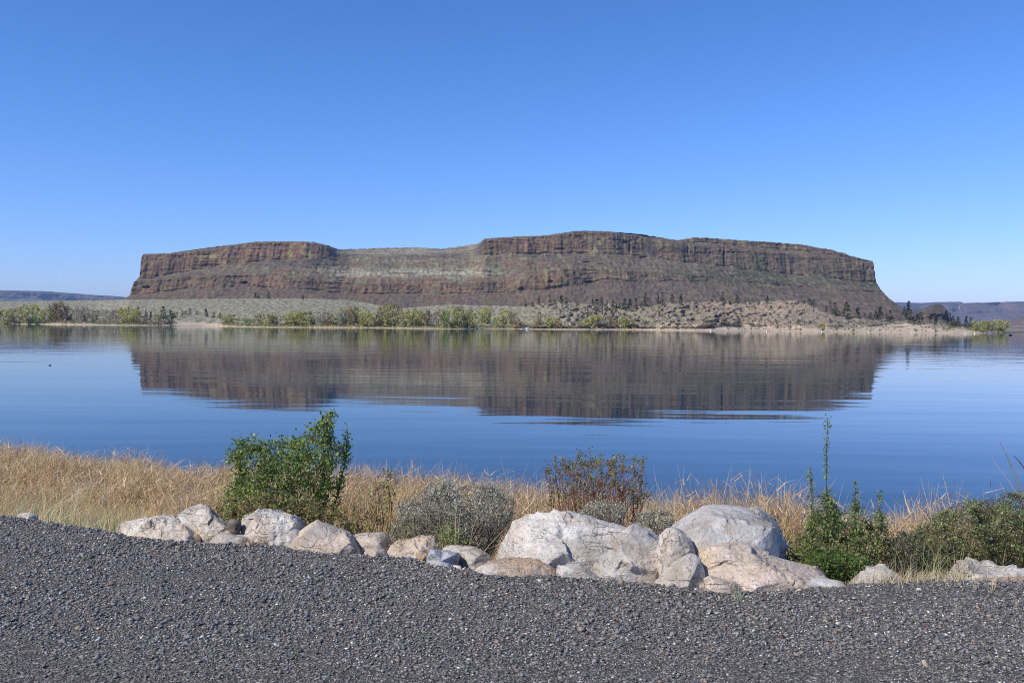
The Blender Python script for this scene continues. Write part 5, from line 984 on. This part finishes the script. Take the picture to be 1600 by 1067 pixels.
# ------------------------------------------------------------------ small things on the far shore and on the water
WH = plain('white_paint', (0.80, 0.80, 0.78), 0.5, 0.4); DKG = plain('dark_glass', (0.03, 0.035, 0.04), 0.15, 0.5); TY = plain('tyre_rubber', (0.03, 0.03, 0.03), 0.9); BLU = plain('blue_grey_metal', (0.28, 0.32, 0.42), 0.5, 0.4); PLK = plain('weathered_planks', (0.42, 0.38, 0.33), 0.85)
REDP = plain('dull_red_paint', (0.32, 0.08, 0.06), 0.6); CNV = plain('grey_canvas', (0.55, 0.55, 0.53), 0.8)
def bev(o, w):
    m = o.modifiers.new('edge', 'BEVEL'); m.width = w; m.segments = 2; return o
def camper_at(x, y, wpx, hpx, label, rz=0.0, kind='camper'):
    p = foot_at(x, y); m = p.y / FPX; L_, H_, D_ = wpx * m, hpx * m, max(2.2, .35 * wpx * m)
    root = empty('camper_trailer' if kind == 'camper' else 'parked_car', (p.x, p.y, p.z), label, 'camper' if kind == 'camper' else 'car', 'white vehicles on the far shore', rz=rz)
    v, f = box(0, 0, .45 + (H_ - .45) / 2, L_, D_, H_ - .45); bev(mesh('body', v, f, WH, root), .25)
    for s in (-.28, .1, .33): v, f = box(s * L_, -D_ / 2 - .01, .45 + (H_ - .45) * .62, L_ * .14, .05, H_ * .2); mesh('window', v, f, DKG, root)
    for s in (-.25, .25):
        t = np.linspace(0, 2 * np.pi, 13)[:-1]; ring = np.stack([s * L_ + .36 * np.cos(t), 0 * t, .36 + .36 * np.sin(t)], -1); v = np.concatenate([ring + (0, -D_ / 2 - .06, 0), ring + (0, D_ / 2 + .06, 0)]); i = np.arange(12); j = (i + 1) % 12
        o = mesh('wheel', v, [np.stack([i, j, j + 12, i + 12], 1), np.arange(12)[None, ::-1], (np.arange(12) + 12)[None]], TY, root)
    return root
for x, y, w, h, lab in [(103, 501.2, 4, 2.6, 'white camper furthest left in the shore campground'), (109, 501.2, 4.5, 2.4, 'second white camper from the left in the shore campground'), (119, 501.6, 7, 2.4, 'long white trailer in the shore campground left of the tall white motorhome'),
                        (140.5, 501.8, 5, 5.2, 'tall white motorhome between pale bare trees on the left shore'), (136, 501.6, 3, 2.2, 'small white car just left of the tall white motorhome'), (157, 501.6, 6, 2, 'low white trailer right of the tall white motorhome'), (164, 501.6, 5, 2.3, 'white camper midway between the motorhome and the yellow green willows'), (171.5, 501.2, 5, 2.8, 'white camper nearest the yellow green willows on the left shore')]:
    camper_at(x, y, w, h, lab)
def hull(name, L_, W_, H_, m, parent):
    n_ = 12; t = np.linspace(0, 1, n_); half = W_ / 2 * np.clip(np.sin(np.pi * (0.28 + .72 * t)) * 1.15, 0, 1) ** .7; half[-1] = .02
    rows = [np.stack([(t - .5) * L_, s * half * k, z + 0 * t + (.12 * t ** 3) * (z > 0)], -1) for s, k, z in ((-1, .97, H_ * .9), (-1, 1, H_), (-1, .55, -.12), (1, .55, -.12), (1, 1, H_), (1, .97, H_ * .9))]
    v = np.concatenate(rows); f = grid_faces(6, n_); cap_ = np.array([[k * n_ for k in (5, 4, 3, 2, 1, 0)]]); deck = np.array([[i, i + 1, 5 * n_ + i + 1, 5 * n_ + i] for i in range(n_ - 1)])
    return mesh(name, v, [f, deck, cap_], m, parent)
def boat_at(x, y, wpx, label, shade, on_water=False, canopy=True, rz=0.3):
    if on_water: p = Vector(on_z(np.array([float(x)]), np.array([float(y)]), WATER_Z)[0])
    else: p = foot_at(x, y)
    L_ = wpx * p.y / FPX; root = empty('motor_boat', (p.x, p.y, p.z + (.1 if on_water else .25)), label, 'boat', 'boats along the far shore', rz=rz)
    hull('hull', L_, L_ * .36, L_ * .15, shade, root)
    v, f = box(-.05 * L_, 0, L_ * .21, L_ * .22, L_ * .2, L_ * .13); mesh('cabin', v, f, shade, root)
    v, f = box(-.49 * L_, 0, L_ * .14, L_ * .06, L_ * .08, L_ * .16); mesh('outboard_motor', v, f, TY, root)
    if canopy:
        v, f = box(-.08 * L_, 0, L_ * .33, L_ * .5, L_ * .3, L_ * .03); mesh('canopy', v, f, CNV if shade is WH else shade, root)
        for sx_ in (-.3, .14):
            for sy_ in (-.12, .12): v, f = tubes(np.array([[[sx_ * L_, sy_ * L_, L_ * .12], [sx_ * L_, sy_ * L_, L_ * .33]]]), np.full((1, 2), .03), 4); mesh('canopy_post', v, f, BLU, root)
    return root
boat_at(364, 507.4, 8, 'boat with a pale grey canopy beached just right of the sand dune', CNV)
boat_at(377, 508.0, 8, 'brightest white boat beached right of the sand dune', WH)
boat_at(395, 508.0, 6, 'small white boat left of the orange brown willow', WH, canopy=False)
boat_at(400, 508.0, 4, 'smaller white boat close to the orange brown willow', WH, canopy=False, rz=1.0)
boat_at(652, 507.5, 7, 'white boat on shore among the dense yellow green trees', WH, canopy=False)
boat_at(657, 508.5, 4, 'tiny white boat at the foot of the dense yellow green trees', WH, canopy=False, rz=.8)
boat_at(1579, 524, 6.5, 'small dark boat out on the water at the far right', plain('dark_hull', (0.05, 0.045, 0.06), 0.5), on_water=True, canopy=False)
# dock with blue grey frames
p = on_z(np.array([823.0]), np.array([514.6]), WATER_Z)[0]; root = empty('floating_dock', p, 'floating dock with pale blue grey frames in the middle of the far shore', 'dock')
for k in range(6): v, f = box(-5 + 2 * k, 0, .45, 1.94, 2.4, .12); mesh('plank', v, f, PLK, root)
v, f = join([box(-5, -1.0, .2, 2.2, .6, .36), box(0, -1.0, .2, 2.2, .6, .36), box(5, -1.0, .2, 2.2, .6, .36)])[:2]; mesh('float', v, f, WH, root)
for x_ in (-5.6, -2.6, .4, 3.4, 5.8): v, f = tubes(np.array([[[x_, 1.1, -1], [x_, 1.1, 2.6]]]), np.full((1, 2), .12), 6); mesh('post', v, f, BLU, root)
v, f = join([box(-1, 1.1, 2.4, 9.4, .14, .14), box(-1, 1.1, 1.3, 9.4, .14, .14)])[:2]; mesh('rail', v, f, BLU, root)
v, f = box(0.5, .4, 1.0, 3.2, 1.2, .9); mesh('boat_lift', v, f, WH, root)
# buoys
for k, (x, y, lab) in enumerate([(1006.5, 516.0, 'white buoy furthest left of the line of buoys'), (1018, 516.2, 'white buoy second from left in the line, close beside the first'), (1110.5, 517.6, 'white buoy off the start of the long sand beach'), (1198, 518.4, 'white buoy off the granite knoll beach'), (1284, 519.2, 'white buoy below the small yellow green tree'),
                                 (1356.5, 519.6, 'white buoy off the left end of the sand bluff'), (1425, 520.4, 'white buoy off the middle of the sand bluff'), (1508, 521.6, 'white buoy off the twin pines'), (1523, 521.6, 'white buoy nearest the tip of the spit')]):
    p = on_z(np.array([x]), np.array([y]), WATER_Z)[0]; root = empty('buoy', p, lab, 'buoy', 'white buoys along the swimming beach')
    prof = [(.0, -.25), (.42, -.2), (.5, .0), (.46, .25), (.30, .5), (.2, 1.1), (.12, 1.35), (0.01, 1.4)]; t = np.linspace(0, 2 * np.pi, 13)[:-1]
    v = np.concatenate([np.stack([1.1 * r_ * np.cos(t), 1.1 * r_ * np.sin(t), 0 * t + z_], -1) for r_, z_ in prof]); i = np.arange(12); f = np.concatenate([np.stack([i + 12 * q_, (i + 1) % 12 + 12 * q_, (i + 1) % 12 + 12 * q_ + 12, i + 12 * q_ + 12], 1) for q_ in range(len(prof) - 1)])
    mesh('float', v, f, WH, root, smooth=True)
    t2 = np.stack([.55 * np.cos(t), .55 * np.sin(t), 0 * t], -1); v = np.concatenate([t2 + (0, 0, .02), t2 + (0, 0, .14)]); mesh('band', v, np.stack([i, (i + 1) % 12, (i + 1) % 12 + 12, i + 12], 1), plain('orange_band', (0.6, 0.2, 0.05), .6), root)
# small dark water bird
p = on_z(np.array([78.0]), np.array([571.0]), WATER_Z)[0]; root = empty('water_bird', p, 'small dark water bird floating alone on the open water at left', 'bird', rz=.4, scale=(.55, .55, .55))
def ell(c, r, n1=10, n2=14):
    a_, b_ = np.meshgrid(np.linspace(0.02, np.pi - .02, n1), np.linspace(0, 2 * np.pi, n2 + 1)[:-1], indexing='ij'); v = np.stack([r[0] * np.sin(a_) * np.cos(b_), r[1] * np.sin(a_) * np.sin(b_), r[2] * np.cos(a_)], -1).reshape(-1, 3) + c
    i, j = np.meshgrid(np.arange(n1 - 1), np.arange(n2), indexing='ij'); j2 = (j + 1) % n2; return v, np.stack([i * n2 + j, (i + 1) * n2 + j, (i + 1) * n2 + j2, i * n2 + j2], -1).reshape(-1, 4)
bd = plain('dark_plumage', (0.03, 0.03, 0.035), .7)
v, f = join([ell((0, 0, .04), (.17, .09, .08)), ell((-.17, 0, .08), (.07, .035, .025)), ell((.13, 0, .12), (.03, .028, .08)), ell((.15, 0, .20), (.045, .032, .034))])[:2]; mesh('body', v, f, bd, root, smooth=True)
v, f = ell((.21, 0, .195), (.035, .013, .010), 6, 8); mesh('bill', v, f, plain('pale_bill', (.5, .45, .35), .5), root)

# pale L shaped mark on the slope of the far hills
bv3 = BVHTree.FromObject(bpy.data.objects['distant_hills.001'], dg_)
def on_hill(x, y):
    d_ = Vector(rays(np.array([float(x)]), np.array([float(y)]))[0]).normalized(); h = bv3.ray_cast(eye, d_); return h[0] - d_ * 12 if h[0] is not None else None
strokes = [[(1499.6, 477.6), (1499.8, 480), (1499.8, 482), (1500, 484)], [(1500, 484), (1502, 484.2), (1504, 483.6)]]
vv, ff, o_ = [], [], 0
for s_ in strokes:
    q_ = [on_hill(*p_) for p_ in s_]
    if any(p_ is None for p_ in q_): continue
    v, f = tubes(np.array([[tuple(p_) for p_ in q_]]), np.full((1, len(q_)), 3.2), 6); vv.append(v); ff.append(f + o_); o_ += len(v)
if vv: tag(mesh('hillside_mark', np.concatenate(vv), np.concatenate(ff), WH), 'pale L shaped mark on the slope of the far blue hills at right', 'marking')

# ------------------------------------------------------------------ haze: one closed box of air round everything below the sky
hb = NT('haze_air'); hb.n.remove(hb.b)
pv = hb.n.new('ShaderNodeVolumePrincipled'); pv.inputs['Color'].default_value = (0.40, 0.62, 1.0, 1); pv.inputs['Density'].default_value = 0.000036
pv.inputs['Anisotropy'].default_value = 0.0
hb.l.new(pv.outputs[0], hb.out.inputs['Volume'])
v, f = box(0, 9800, 245, 30000, 21000, 510)
tag(mesh('haze', v, f, hb.m), kind='stuff')
